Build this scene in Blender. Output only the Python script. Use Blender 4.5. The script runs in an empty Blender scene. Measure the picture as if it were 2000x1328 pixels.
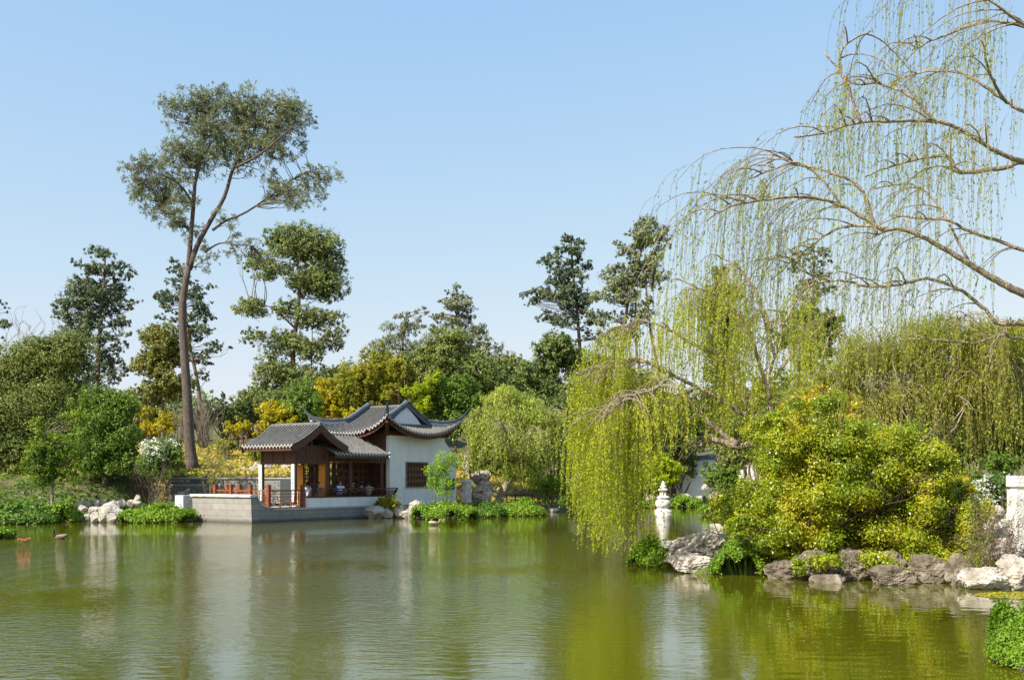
import bpy, math, random
import numpy as np
from mathutils import Vector
C = bpy.context.scene
COL = C.collection
R = math.radians
rng = np.random.default_rng(11)
random.seed(5)

# ------------------------------------------------------------------ camera, light, exposure
EYE, F, HY = 2.1, 2000.0, 935.0          # eye height over the water, focal length in photo pixels, horizon row
cam = bpy.data.cameras.new('camera'); cam_o = bpy.data.objects.new('camera', cam); COL.objects.link(cam_o)
cam_o.location = (0, 0, EYE); cam_o.rotation_euler = (R(90), 0, 0)
cam.sensor_width = 36; cam.lens = 36.0; cam.shift_y = (HY - 664) / 2000.0
cam.clip_start = 0.1; cam.clip_end = 5000
C.camera = cam_o
SUN_EL, SUN_AZ = 43.0, -127.0            # azimuth clockwise from +Y (the view direction): sun on the left, a little behind
w = bpy.data.worlds.new('World'); C.world = w; w.use_nodes = True
nt = w.node_tree; bg = nt.nodes['Background']
sky = nt.nodes.new('ShaderNodeTexSky'); sky.sky_type = 'NISHITA'; sky.sun_disc = False
sky.sun_elevation = R(SUN_EL); sky.sun_rotation = R(SUN_AZ)
sky.air_density = 1.0; sky.dust_density = 1.0; sky.ozone_density = 2.0; sky.altitude = 50
# soft tone curve on the colour: each channel of the sky levels off towards the bright horizon
sp = nt.nodes.new('ShaderNodeSeparateColor'); cb = nt.nodes.new('ShaderNodeCombineColor'); nt.links.new(sky.outputs[0], sp.inputs[0])
for ch, (s_, c_) in enumerate(((1.33, .237), (2.0, .50), (9.85, 3.0))):
    ma = nt.nodes.new('ShaderNodeMath'); ma.operation = 'MULTIPLY_ADD'; ma.inputs[1].default_value = c_; ma.inputs[2].default_value = 1
    mm = nt.nodes.new('ShaderNodeMath'); mm.operation = 'MULTIPLY'; mm.inputs[1].default_value = s_
    md = nt.nodes.new('ShaderNodeMath'); md.operation = 'DIVIDE'
    nt.links.new(sp.outputs[ch], ma.inputs[0]); nt.links.new(sp.outputs[ch], mm.inputs[0]); nt.links.new(mm.outputs[0], md.inputs[0]); nt.links.new(ma.outputs[0], md.inputs[1]); nt.links.new(md.outputs[0], cb.inputs[ch])
nt.links.new(cb.outputs[0], bg.inputs[0]); bg.inputs[1].default_value = 0.15
sl = bpy.data.lights.new('sun', 'SUN'); sl.energy = 5.0; sl.angle = R(0.5); sl.color = (1.0, 0.94, 0.82)
so = bpy.data.objects.new('sun', sl); COL.objects.link(so)
sd = Vector((math.sin(R(SUN_AZ)) * math.cos(R(SUN_EL)), math.cos(R(SUN_AZ)) * math.cos(R(SUN_EL)), math.sin(R(SUN_EL))))
so.rotation_euler = sd.to_track_quat('Z', 'Y').to_euler()
C.view_settings.view_transform = 'Standard'; C.view_settings.look = 'None'
C.view_settings.exposure = 1.0; C.view_settings.gamma = 1.0
C.render.engine = 'CYCLES'
C.cycles.max_bounces = 6; C.cycles.diffuse_bounces = 3; C.cycles.glossy_bounces = 3; C.cycles.transmission_bounces = 3
C.cycles.use_denoising = True

# ------------------------------------------------------------------ helpers
def P(px, py, D):
    """point at distance D that stands at that place of the photo"""
    return np.array([(px - 1000) / F * D, D, EYE + (HY - py) / F * D])
def W(px, py):
    D = EYE * F / (py - HY); return ((px - 1000) / F * D, D)

class MB:
    def __init__(s): s.v = []; s.f = []; s.n = 0
    def add(s, v, f, mi=0):
        v = np.asarray(v, float).reshape(-1, 3); f = np.asarray(f, int)
        s.v.append(v); s.f.append((f + s.n, mi)); s.n += len(v)
    def box(s, x0, x1, y0, y1, z0, z1, mi=0):
        v = [(x, y, z) for z in (z0, z1) for y in (y0, y1) for x in (x0, x1)]
        s.add(v, [(0, 2, 3, 1), (4, 5, 7, 6), (0, 1, 5, 4), (2, 6, 7, 3), (0, 4, 6, 2), (1, 3, 7, 5)], mi)
    def bar(s, a, b, wd, ht=None, mi=0, up=(0, 0, 1)):
        a = np.array(a, float); b = np.array(b, float); ht = ht or wd
        d = b - a; d /= np.linalg.norm(d); u = np.array(up, float)
        if abs(d @ u) > .95: u = np.array((1., 0, 0))
        sx = np.cross(d, u); sx /= np.linalg.norm(sx); uz = np.cross(sx, d)
        v = [p + sx * i * wd / 2 + uz * j * ht / 2 for p in (a, b) for i, j in ((-1, -1), (1, -1), (1, 1), (-1, 1))]
        s.add(v, [(0, 3, 2, 1), (4, 5, 6, 7), (0, 1, 5, 4), (1, 2, 6, 5), (2, 3, 7, 6), (3, 0, 4, 7)], mi)
    def tube(s, pts, rad, n=6, mi=0, caps=True):
        pts = np.asarray(pts, float); k = len(pts)
        rad = np.broadcast_to(np.asarray(rad, float), (k,))
        t = np.gradient(pts, axis=0); t /= np.linalg.norm(t, axis=1)[:, None] + 1e-9
        ref = np.array((0.31, 0.95, 0.08)); 
        a = np.cross(t, ref); a /= np.linalg.norm(a, axis=1)[:, None] + 1e-9
        b = np.cross(t, a); th = np.arange(n) * 2 * math.pi / n
        v = pts[:, None] + rad[:, None, None] * (a[:, None] * np.cos(th)[None, :, None] + b[:, None] * np.sin(th)[None, :, None])
        i = np.arange(k - 1)[:, None] * n; j = np.arange(n)[None]; j2 = (j + 1) % n
        f = np.stack([i + j, i + n + j, i + n + j2, i + j2], -1).reshape(-1, 4)
        base = s.n; s.add(v, f, mi)
        if caps and n > 3:
            s.f.append((np.array([list(range(base, base + n))]), mi))
            s.f.append((np.array([list(range(base + n * k - 1, base + n * (k - 1) - 1, -1))]), mi))
    def lathe(s, prof, c=(0, 0, 0), n=20, mi=0):
        prof = np.array(prof, float); th = np.arange(n) * 2 * math.pi / n; k = len(prof)
        v = np.stack([c[0] + prof[:, 0, None] * np.cos(th), c[1] + prof[:, 0, None] * np.sin(th), c[2] + prof[:, 1, None] + 0 * th], -1)
        i = np.arange(k - 1)[:, None] * n; j = np.arange(n)[None]; j2 = (j + 1) % n
        s.add(v, np.stack([i + j, i + j2, i + n + j2, i + n + j], -1).reshape(-1, 4), mi)
    def prism(s, poly, fn, t0, t1, mi=0):
        """poly: 2-D outline; fn(u, v, t) gives the 3-D point; extruded t0..t1"""
        n = len(poly); v = [fn(u, q, t) for t in (t0, t1) for u, q in poly]
        base = s.n
        s.add(v, [(i, (i + 1) % n, n + (i + 1) % n, n + i) for i in range(n)], mi)
        s.f.append((np.array([[base + i for i in range(n)][::-1]]), mi)); s.f.append((np.array([[base + n + i for i in range(n)]]), mi))
    def grid(s, g, mi=0):
        g = np.asarray(g, float); a, b = g.shape[:2]
        i = np.arange(a - 1)[:, None] * b; j = np.arange(b - 1)[None]
        s.add(g.reshape(-1, 3), np.stack([i + j, i + b + j, i + b + j + 1, i + j + 1], -1).reshape(-1, 4), mi)
    def build(s, name, mats, parent=None, smooth=False, loc=None, attr=None):
        me = bpy.data.meshes.new(name)
        v = np.concatenate(s.v) if s.v else np.zeros((0, 3))
        if loc is not None: v = v - np.array(loc)
        me.vertices.add(len(v)); me.vertices.foreach_set('co', v.astype(np.float32).ravel())
        lv = np.concatenate([f.ravel() for f, _ in s.f]).astype(np.int32)
        lt = np.concatenate([np.full(len(f), f.shape[1]) for f, _ in s.f]).astype(np.int32)
        ls = np.concatenate([[0], np.cumsum(lt)[:-1]]).astype(np.int32)
        mi = np.concatenate([np.full(len(f), m) for f, m in s.f]).astype(np.int32)
        me.loops.add(len(lv)); me.loops.foreach_set('vertex_index', lv)
        me.polygons.add(len(lt)); me.polygons.foreach_set('loop_start', ls); me.polygons.foreach_set('loop_total', lt)
        me.polygons.foreach_set('material_index', mi)
        me.polygons.foreach_set('use_smooth', np.full(len(lt), bool(smooth)))
        me.update(calc_edges=True)
        for m in (mats if isinstance(mats, (list, tuple)) else [mats]): me.materials.append(m)
        o = bpy.data.objects.new(name, me); COL.objects.link(o)
        if parent is not None: o.parent = parent
        if loc is not None and parent is None: o.location = loc
        return o

def tag(o, label=None, cat=None, group=None, kind=None):
    if label: o['label'] = label
    if cat: o['category'] = cat
    if group: o['group'] = group
    if kind: o['kind'] = kind
    return o
def thing(name, label, cat, loc=(0, 0, 0), rz=0, group=None):
    o = bpy.data.objects.new(name, None); COL.objects.link(o); o.location = loc; o.rotation_euler = (0, 0, rz)
    return tag(o, label, cat, group)

def hash3(i, j, k, seed):
    h = (i * 374761393 + j * 668265263 + k * 2147483647 + seed * 1274126177) & 0xffffffff
    h = ((h ^ (h >> 13)) * 1274126177) & 0xffffffff
    return ((h ^ (h >> 16)) & 0xffffff) / float(0xffffff)
def noise3(p, seed=0):
    p = np.asarray(p, float); f = np.floor(p).astype(np.int64); t = p - f; t = t * t * (3 - 2 * t); r = 0
    for di in (0, 1):
        for dj in (0, 1):
            for dk in (0, 1):
                wgt = (t[..., 0] if di else 1 - t[..., 0]) * (t[..., 1] if dj else 1 - t[..., 1]) * (t[..., 2] if dk else 1 - t[..., 2])
                r = r + wgt * hash3(f[..., 0] + di, f[..., 1] + dj, f[..., 2] + dk, seed)
    return r * 2 - 1
def fbm(p, seed=0, o=4):
    p = np.asarray(p, float); return sum(noise3(p * 2 ** i, seed + i) / 2 ** i for i in range(o))

# ------------------------------------------------------------------ materials
def N(nt, t, **kw):
    n = nt.nodes.new('ShaderNode' + t)
    for k, v in kw.items(): setattr(n, k, v)
    return n
def mat(name, col, rough=.8, var=None, scale=4., bump=0., bscale=None, spec=.3, metallic=0., detail=6, coord='Object', stretch=None):
    m = bpy.data.materials.new(name); m.use_nodes = True; nt = m.node_tree; b = nt.nodes['Principled BSDF']
    b.inputs['Roughness'].default_value = rough; b.inputs['Specular IOR Level'].default_value = spec; b.inputs['Metallic'].default_value = metallic
    tc = N(nt, 'TexCoord'); src = tc.outputs[coord]
    if stretch:
        mp = N(nt, 'Mapping'); mp.inputs['Scale'].default_value = stretch; nt.links.new(src, mp.inputs[0]); src = mp.outputs[0]
    if var:
        n = N(nt, 'TexNoise'); n.inputs['Scale'].default_value = scale; n.inputs['Detail'].default_value = detail; n.inputs['Roughness'].default_value = .6
        nt.links.new(src, n.inputs['Vector'])
        r = N(nt, 'ValToRGB'); cr = r.color_ramp; cr.elements[0].position = .3; cr.elements[1].position = .7
        cr.elements[0].color = (*col, 1); cr.elements[1].color = (*var[-1], 1)
        for i, c in enumerate(var[:-1]):
            e = cr.elements.new(.3 + .4 * (i + 1) / len(var)); e.color = (*c, 1)
        nt.links.new(n.outputs[0], r.inputs[0]); nt.links.new(r.outputs[0], b.inputs['Base Color'])
    else: b.inputs['Base Color'].default_value = (*col, 1)
    if bump:
        n2 = N(nt, 'TexNoise'); n2.inputs['Scale'].default_value = bscale or scale * 3; n2.inputs['Detail'].default_value = 8
        nt.links.new(src, n2.inputs['Vector'])
        bp = N(nt, 'Bump'); bp.inputs['Strength'].default_value = bump; bp.inputs['Distance'].default_value = .05
        nt.links.new(n2.outputs[0], bp.inputs['Height']); nt.links.new(bp.outputs[0], b.inputs['Normal'])
    return m
def leafmat(name, cols, trans=.45, rough=.5, gloss=.25, ns=.5):
    """leaves: hue of each leaf drawn from cols, light passes through a share of them"""
    m = bpy.data.materials.new(name); m.use_nodes = True; nt = m.node_tree; b = nt.nodes['Principled BSDF']; out = nt.nodes['Material Output']
    g = N(nt, 'NewGeometry'); r = N(nt, 'ValToRGB'); cr = r.color_ramp; k = len(cols)
    cr.elements[0].color = (*cols[0], 1); cr.elements[1].color = (*cols[-1], 1); cr.elements[0].position = .05; cr.elements[1].position = .95
    for i in range(1, k - 1):
        e = cr.elements.new(.05 + .9 * i / (k - 1)); e.color = (*cols[i], 1)
    tc = N(nt, 'TexCoord'); no = N(nt, 'TexNoise'); no.inputs['Scale'].default_value = ns; no.inputs['Detail'].default_value = 4
    nt.links.new(tc.outputs['Object'], no.inputs['Vector'])
    mx = N(nt, 'Math', operation='MULTIPLY_ADD'); mx.inputs[1].default_value = 1.6; mx.inputs[2].default_value = -.55
    nt.links.new(no.outputs[0], mx.inputs[0])
    ad = N(nt, 'Math', operation='MULTIPLY_ADD'); ad.inputs[1].default_value = .5
    nt.links.new(g.outputs['Random Per Island'], ad.inputs[0]); nt.links.new(mx.outputs[0], ad.inputs[2]); nt.links.new(ad.outputs[0], r.inputs[0])
    nt.links.new(r.outputs[0], b.inputs['Base Color']); b.inputs['Roughness'].default_value = rough; b.inputs['Specular IOR Level'].default_value = gloss
    tl = N(nt, 'BsdfTranslucent'); nt.links.new(r.outputs[0], tl.inputs[0])
    mxs = N(nt, 'MixShader'); mxs.inputs[0].default_value = trans
    nt.links.new(b.outputs[0], mxs.inputs[1]); nt.links.new(tl.outputs[0], mxs.inputs[2]); nt.links.new(mxs.outputs[0], out.inputs[0])
    return m

M = {}
M['bark'] = mat('bark_brown', (.10, .065, .045), .9, [(.19, .14, .10)], 3, .8, 14, stretch=(3, 3, .6))
M['bark_pine'] = mat('bark_pine', (.06, .045, .038), .95, [(.16, .125, .105)], 5, 1., 18, stretch=(3, 3, .7))
M['bark_willow'] = mat('bark_willow', (.20, .155, .11), .9, [(.44, .36, .27)], 5, 1., 22, stretch=(2, 2, 2))
M['twig'] = mat('twig', (.19, .13, .085), .8)
M['twig_willow'] = mat('twig_willow', (.26, .20, .09), .7)
M['twig_grey'] = mat('twig_grey', (.24, .19, .15), .85)
M['rock'] = mat('rock_limestone', (.13, .105, .08), .88, [(.36, .32, .27), (.48, .45, .40)], 2.2, 1., 7, detail=14)
M['rock_shaded'] = mat('rock_brown_shaded', (.05, .038, .027), .9, [(.14, .115, .085), (.30, .255, .20)], 2.6, 1., 7, detail=14)  # brown rock with the shade under the golden bush put into its colour
M['white_wall'] = mat('white_plaster', (.66, .665, .66), .85, [(.73, .745, .75), (.79, .80, .81)], 1.3, .15, 20, detail=12, stretch=(1.6, 1.6, .5))
M['white_stone'] = mat('white_stone', (.36, .34, .30), .8, [(.60, .58, .54), (.72, .70, .67)], 3.5, .5, 18, detail=12)
M['wood'] = mat('dark_red_wood', (.055, .021, .012), .55, [(.10, .038, .021)], 2.5, .25, 12, spec=.4, stretch=(4, 4, 1))
M['wood_red'] = mat('rail_red_wood', (.17, .045, .02), .5, [(.25, .07, .03)], 3, .2, 12, spec=.4)
M['wood_orange'] = mat('golden_wood', (.50, .20, .03), .5, [(.62, .28, .045)], 3, .1, 10)
M['tile'] = mat('roof_tile', (.075, .073, .07), .8, [(.15, .146, .138)], 4, .4, 8)
M['tile_pan'] = mat('pan_tile', (.040, .041, .042), .85, [(.075, .075, .075)], 5, .4, 8)
M['tile_light'] = mat('drip_tile', (.24, .24, .23), .7, [(.34, .34, .33)], 6)
M['ridge'] = mat('ridge_tile', (.055, .075, .10), .6, [(.11, .135, .17)], 4, .3, 12)
M['skin'] = mat('skin', (.45, .26, .18), .6)

def wave_water():
    m = bpy.data.materials.new('pond_water'); m.use_nodes = True; nt = m.node_tree; b = nt.nodes['Principled BSDF']
    tc = N(nt, 'TexCoord')
    n0 = N(nt, 'TexNoise'); n0.inputs['Scale'].default_value = .06; n0.inputs['Detail'].default_value = 4; nt.links.new(tc.outputs['Object'], n0.inputs['Vector'])
    cr = N(nt, 'ValToRGB'); cr.color_ramp.elements[0].color = (.052, .056, .003, 1); cr.color_ramp.elements[1].color = (.080, .084, .004, 1)
    cr.color_ramp.elements[0].position = .3; cr.color_ramp.elements[1].position = .7
    nt.links.new(n0.outputs[0], cr.inputs[0]); nt.links.new(cr.outputs[0], b.inputs['Base Color'])
    b.inputs['Roughness'].default_value = .025; b.inputs['IOR'].default_value = 1.5; b.inputs['Specular IOR Level'].default_value = .62
    mp = N(nt, 'Mapping'); mp.inputs['Rotation'].default_value = (0, 0, R(12)); mp.inputs['Scale'].default_value = (1, 1.9, 1)
    nt.links.new(tc.outputs['Object'], mp.inputs[0])
    w1 = N(nt, 'TexNoise'); w1.inputs['Scale'].default_value = 4.2; w1.inputs['Detail'].default_value = 3; w1.inputs['Roughness'].default_value = .55; nt.links.new(mp.outputs[0], w1.inputs['Vector'])
    w2 = N(nt, 'TexNoise'); w2.inputs['Scale'].default_value = 2.4; w2.inputs['Detail'].default_value = 1; w2.inputs['Roughness'].default_value = .3; nt.links.new(mp.outputs[0], w2.inputs['Vector'])
    # wind patches: ruffled in the middle of the pond, calm close to the banks and on the right
    pt = N(nt, 'TexNoise'); pt.inputs['Scale'].default_value = .09; pt.inputs['Detail'].default_value = 3; nt.links.new(tc.outputs['Object'], pt.inputs['Vector'])
    sx = N(nt, 'SeparateXYZ'); nt.links.new(tc.outputs['Object'], sx.inputs[0])
    mx = N(nt, 'MapRange'); mx.inputs[1].default_value = 4; mx.inputs[2].default_value = 0; mx.inputs[3].default_value = .04; mx.inputs[4].default_value = 1; nt.links.new(sx.outputs[0], mx.inputs[0])
    my = N(nt, 'MapRange'); my.inputs[1].default_value = 41; my.inputs[2].default_value = 37; my.inputs[3].default_value = .05; my.inputs[4].default_value = 1
    # the edge of the ruffled patch runs obliquely over the pond
    my_in = N(nt, 'Math', operation='MULTIPLY_ADD'); my_in.inputs[1].default_value = -.35; nt.links.new(sx.outputs[0], my_in.inputs[0]); nt.links.new(sx.outputs[1], my_in.inputs[2]); my_in.inputs[1].default_value = -.12
    nt.links.new(my_in.outputs[0], my.inputs[0])
    mn = N(nt, 'MapRange'); mn.inputs[1].default_value = 11.5; mn.inputs[2].default_value = 17; mn.inputs[3].default_value = .22; mn.inputs[4].default_value = 1
    mj = N(nt, 'Math', operation='MULTIPLY_ADD'); mj.inputs[1].default_value = -.45; nt.links.new(sx.outputs[0], mj.inputs[0]); nt.links.new(sx.outputs[1], mj.inputs[2]); nt.links.new(mj.outputs[0], mn.inputs[0])
    mq = N(nt, 'Math', operation='MULTIPLY'); nt.links.new(mx.outputs[0], mq.inputs[0]); nt.links.new(mn.outputs[0], mq.inputs[1]); mx = mq
    m1 = N(nt, 'Math', operation='MULTIPLY'); nt.links.new(mx.outputs[0], m1.inputs[0]); nt.links.new(my.outputs[0], m1.inputs[1])
    pr = N(nt, 'MapRange'); pr.inputs[1].default_value = .4; pr.inputs[2].default_value = .6; pr.inputs[3].default_value = .3; pr.inputs[4].default_value = 1; nt.links.new(pt.outputs[0], pr.inputs[0])
    m2 = N(nt, 'Math', operation='MULTIPLY'); nt.links.new(m1.outputs[0], m2.inputs[0]); nt.links.new(pr.outputs[0], m2.inputs[1])
    hs = N(nt, 'Math', operation='MULTIPLY'); nt.links.new(w1.outputs[0], hs.inputs[0]); nt.links.new(m2.outputs[0], hs.inputs[1])
    gp = N(nt, 'TexNoise'); gp.inputs['Scale'].default_value = 1.1; gp.inputs['Detail'].default_value = 3; gm = N(nt, 'Mapping'); gm.inputs['Scale'].default_value = (1, .45, 1); nt.links.new(tc.outputs['Object'], gm.inputs[0]); nt.links.new(gm.outputs[0], gp.inputs['Vector'])
    gr_ = N(nt, 'MapRange'); gr_.inputs[1].default_value = .38; gr_.inputs[2].default_value = .62; gr_.inputs[3].default_value = .7; gr_.inputs[4].default_value = 1.1; nt.links.new(gp.outputs[0], gr_.inputs[0])
    hg = N(nt, 'Math', operation='MULTIPLY'); nt.links.new(hs.outputs[0], hg.inputs[0]); nt.links.new(gr_.outputs[0], hg.inputs[1]); hs = hg
    h2 = N(nt, 'Math', operation='MULTIPLY_ADD'); h2.inputs[1].default_value = .13; nt.links.new(w2.outputs[0], h2.inputs[0]); nt.links.new(hs.outputs[0], h2.inputs[2])
    bp = N(nt, 'Bump'); bp.inputs['Strength'].default_value = 1.; bp.inputs['Distance'].default_value = .032
    nt.links.new(h2.outputs[0], bp.inputs['Height']); nt.links.new(bp.outputs[0], b.inputs['Normal'])
    return m
M['water'] = wave_water()

# ------------------------------------------------------------------ terrain and water
pond = [(-60, 44), (-45, 45), (-30, 45.5), W(0, 1024), W(140, 1021), W(245, 1019), W(330, 1017), W(378, 1014), (-15.0, 52.6), (-12.2, 50.5), (-6.6, 57.4),
        W(740, 1012), W(800, 1011), W(900, 1008), W(1000, 1003), W(1060, 999), (4.2, 68), (5.5, 78), (10, 84), (17, 86), (20, 80), (15.5, 66), (12.2, 52), (9.6, 43), (7.6, 33), (6.2, 29),
        (4.2, 26), (3.8, 24.2), (4.0, 22.6), (5.1, 22.4), (7.5, 21.9), (8.8, 21.4), (9.8, 20.2), (10.6, 17.5), (9.4, 15.6), (7.2, 14.6), (6.2, 12.5), (5.4, 10.5), (4.8, 8), (4.0, 5.5),
        (1.5, 4.2), (-4, 3.6), (-20, 4), (-42, 8), (-58, 18), (-64, 32)]
PA = np.array(pond, float)
def pond_dist(x, y):
    """> 0 outside the pond, < 0 in it"""
    q = np.stack([x, y], -1); best = np.full(x.shape, 1e9); ins = np.zeros(x.shape, bool)
    for i in range(len(PA)):
        a, b = PA[i], PA[(i + 1) % len(PA)]; ab = b - a
        t = np.clip(((q - a) @ ab) / (ab @ ab), 0, 1)
        best = np.minimum(best, np.linalg.norm(q - a - t[..., None] * ab, axis=-1))
        c = ((a[1] > y) != (b[1] > y)) & (x < (b[0] - a[0]) * (y - a[1]) / (b[1] - a[1] + 1e-12) + a[0]); ins ^= c
    return np.where(ins, -best, best)
def ss(t): t = np.clip(t, 0, 1); return t * t * (3 - 2 * t)
def ground(x, y):
    x = np.asarray(x, float); y = np.asarray(y, float); d = pond_dist(x, y)
    out = .28 * (1 - np.exp(-np.maximum(d, 0) / .25)) + .05 * np.clip(d, 0, 9)
    D0 = np.interp(x, [-60, -10, -5, 0, 8, 14, 40, 80], [58, 58, 68, 74, 90, 92, 60, 50])
    top = np.interp(x, [-10, 0], [2.2, 1.2])
    hill = top + np.clip(.085 * (y - D0), 0, 13) + .25 * noise3(np.stack([x * .12, y * .12, x * 0], -1), 3)
    wid = np.interp(x, [-24, -21], [9, .6])
    s = ss((y - D0 + wid * .8) / wid)
    z = out * (1 - s) + hill * s
    return np.where(d > 0, z + .04 * noise3(np.stack([x * 1.1, y * 1.1, x * 0], -1), 5) * np.clip(d, 0, 1), -np.minimum(1.2, .15 + .6 * -d))
def gz(x, y): return float(ground(np.array([x]), np.array([y]))[0])
xs = np.concatenate([np.linspace(-900, -90, 20), np.arange(-80, -36, 1.5), np.arange(-36, 26, .4), np.arange(26, 80, 2), np.linspace(90, 900, 20)])
ys = np.concatenate([np.linspace(-60, -4, 10), np.arange(-2, 96, .4), np.arange(97, 200, 3), np.linspace(210, 1800, 24)])
gx, gy = np.meshgrid(xs, ys)
m = MB(); m.grid(np.stack([gx, gy, ground(gx, gy)], -1).transpose(1, 0, 2)[:, :, :])
M['soil'] = mat('soil_and_litter', (.055, .045, .025), .95, [(.11, .085, .045), (.075, .10, .022), (.16, .14, .06)], .5, .6, 9, detail=12)
tag(m.build('ground', M['soil'], smooth=True), kind='structure')
m = MB(); m.grid([[(x, y, 0) for y in (1, 100)] for x in (-66, 24)])
tag(m.build('water', M['water']), kind='structure')

# ------------------------------------------------------------------ foliage
def quads(mb, c, nrm, ln, wd, rnd=.6, mi=0, up=None, fold=0):
    """one leaf (rhombus) per point: c centre, nrm rough normal, ln, wd half sizes"""
    k = len(c)
    if k == 0: return
    n = nrm + rng.normal(0, rnd, (k, 3)); n /= np.linalg.norm(n, axis=1)[:, None] + 1e-9
    a = rng.normal(0, 1, (k, 3)) if up is None else up + rng.normal(0, .35, (k, 3))
    a -= n * (a * n).sum(1)[:, None]; a /= np.linalg.norm(a, axis=1)[:, None] + 1e-9
    b = np.cross(n, a); s = rng.uniform(.6, 1.25, (k, 1)); ln = ln * s; wd = wd * s
    v = np.stack([c - a * ln, c + b * wd + a * ln * .1, c + a * ln, c - b * wd + a * ln * .1], 1)
    mb.add(v, np.arange(4 * k).reshape(k, 4), mi)
def clump_pts(cen, rad, n, lump=.3, per=14, hollow=.42):
    """leaf places and outward directions of one crown clump: many small leaf clusters near an uneven ellipsoid"""
    rad = np.asarray(rad, float); kc = max(3, int(n / per))
    d = rng.normal(0, 1, (kc, 3)); d /= np.linalg.norm(d, axis=1)[:, None]
    rr = (hollow + (1.08 - hollow) * rng.random(kc) ** .55) * (1 + .42 * noise3(d * 2.1 + cen[:3] * .37, 2))
    cc = cen + d * rr[:, None] * rad
    idx = rng.integers(0, kc, n); g = rng.normal(0, 1, (n, 3)); 
    p = cc[idx] + g * rad.mean() * lump * .42 * rng.uniform(.5, 1.3, (kc, 1))[idx]
    o = d[idx] + g * .35; o[:, 2] += .35
    return p, o
def limb(mb, a, b, r0, r1, bend=.12, n=6, k=7, mi=0):
    a = np.array(a, float); b = np.array(b, float); L = np.linalg.norm(b - a); t = np.linspace(0, 1, k)[:, None]
    o = rng.normal(0, bend * L, 3); o2 = rng.normal(0, bend * L * .5, 3)
    p = a + (b - a) * t + o * np.sin(math.pi * t) + o2 * np.sin(2 * math.pi * t)
    mb.tube(p, np.linspace(r0, r1, k), n, mi); return p
def smooth_line(pts, k=4):
    pts = np.asarray(pts, float)
    if len(pts) < 3: return pts
    out = []
    ext = np.vstack([2 * pts[0] - pts[1], pts, 2 * pts[-1] - pts[-2]])
    for i in range(1, len(ext) - 2):
        p0, p1, p2, p3 = ext[i - 1:i + 3]
        for t in np.arange(k) / k:
            out.append(.5 * ((2 * p1) + (-p0 + p2) * t + (2 * p0 - 5 * p1 + 4 * p2 - p3) * t ** 2 + (-p0 + 3 * p1 - 3 * p2 + p3) * t ** 3))
    out.append(pts[-1]); return np.array(out)

def tree(name, label, cat, D, trunk, r0, clumps, lm, leaf=.2, dens=2.2, aspect=.5, spread=.7, bark='bark', kind='broad', group=None, lk=1.,
         lump=.34, per=13, hollow=.40, limbs=True, forks=(), r1=.3, depth=1.0):
    """a tree measured in photo pixels at distance D: trunk line, crown clumps (px, py, rx, ry)"""
    s = D / F
    if leaf > .2: leaf *= .7
    tp = np.array([P(x, y, D) for x, y in trunk]); g = gz(tp[0][0], tp[0][1])
    if tp[0][2] > g + .05: tp = np.vstack([[tp[0][0], tp[0][1], g - .15], tp])
    else: tp[0][2] = g - .1
    base = (tp[0][0], tp[0][1], g)
    e = thing(name, label, cat, base, 0, group)
    tp = smooth_line(tp, 3); k = len(tp)
    if D > 90: r0 = r0 * .62
    tb = MB(); rad = r0 * (1 - (1 - r1) * (np.linspace(0, 1, k))) * (1 + .3 * np.exp(-np.linspace(0, 1, k) * 20))
    tb.tube(tp, rad, 10)
    lb = MB(); anchors = [tp]
    for fk in forks:      # extra limbs: (r0, [(px, py, depth offset)...])
        q = smooth_line([P(a[0], a[1], D + (a[2] if len(a) > 2 else 0)) for a in fk[1]], 3)
        tb.tube(q, np.linspace(fk[0], fk[0] * .25, len(q)), 8); anchors.append(q)
    allp = np.vstack(anchors)
    for cx, cy, rx, ry in clumps:
        off = rng.uniform(-1, 1) * spread * max(rx, 30) * s
        cen = P(cx, cy, D); cen[1] += off
        # keep its place in the photo plausible while spreading in depth
        rad3 = np.array([rx * s, max(rx, ry) * s * .9 * depth, ry * s])
        n = int(1.5 * dens * math.pi * rad3[0] * rad3[2] / (leaf * leaf * aspect * 1.1) + 12)
        if kind == 'needle': n = n // 6
        p, o = clump_pts(cen, rad3, n, lump, per, hollow)
        if kind == 'needle': tufts(lb, p, o, leaf * 1.9)
        elif kind == 'droop': quads(lb, p, o * .4 + np.array([0, 0, .1]), leaf, leaf * aspect, .7, up=np.array([[0, 0, -1.]]))
        else: quads(lb, p, o, leaf * .85, leaf * aspect * .85, .75)
        if limbs:
            dd = np.linalg.norm(allp - cen, axis=1) + 1.5 * np.maximum(0, allp[:, 2] - cen[2] + .1 * np.linalg.norm(allp - cen, axis=1))
            a = allp[int(np.argmin(dd))]
            q = limb(tb, a, cen, r0 * .16 * lk, r0 * .05 * lk, .06)
            for _ in range(3):
                dirn = rng.normal(0, 1, 3); dirn /= np.linalg.norm(dirn)
                limb(tb, q[rng.integers(3, 7)], cen + dirn * rad3 * .85, r0 * .05 * lk, r0 * .02 * lk, .1, 4, 5)
    tb.build('trunk', M[bark], e, True, loc=base)
    lb.build('crown', lm, e, loc=base)
    return e
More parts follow.
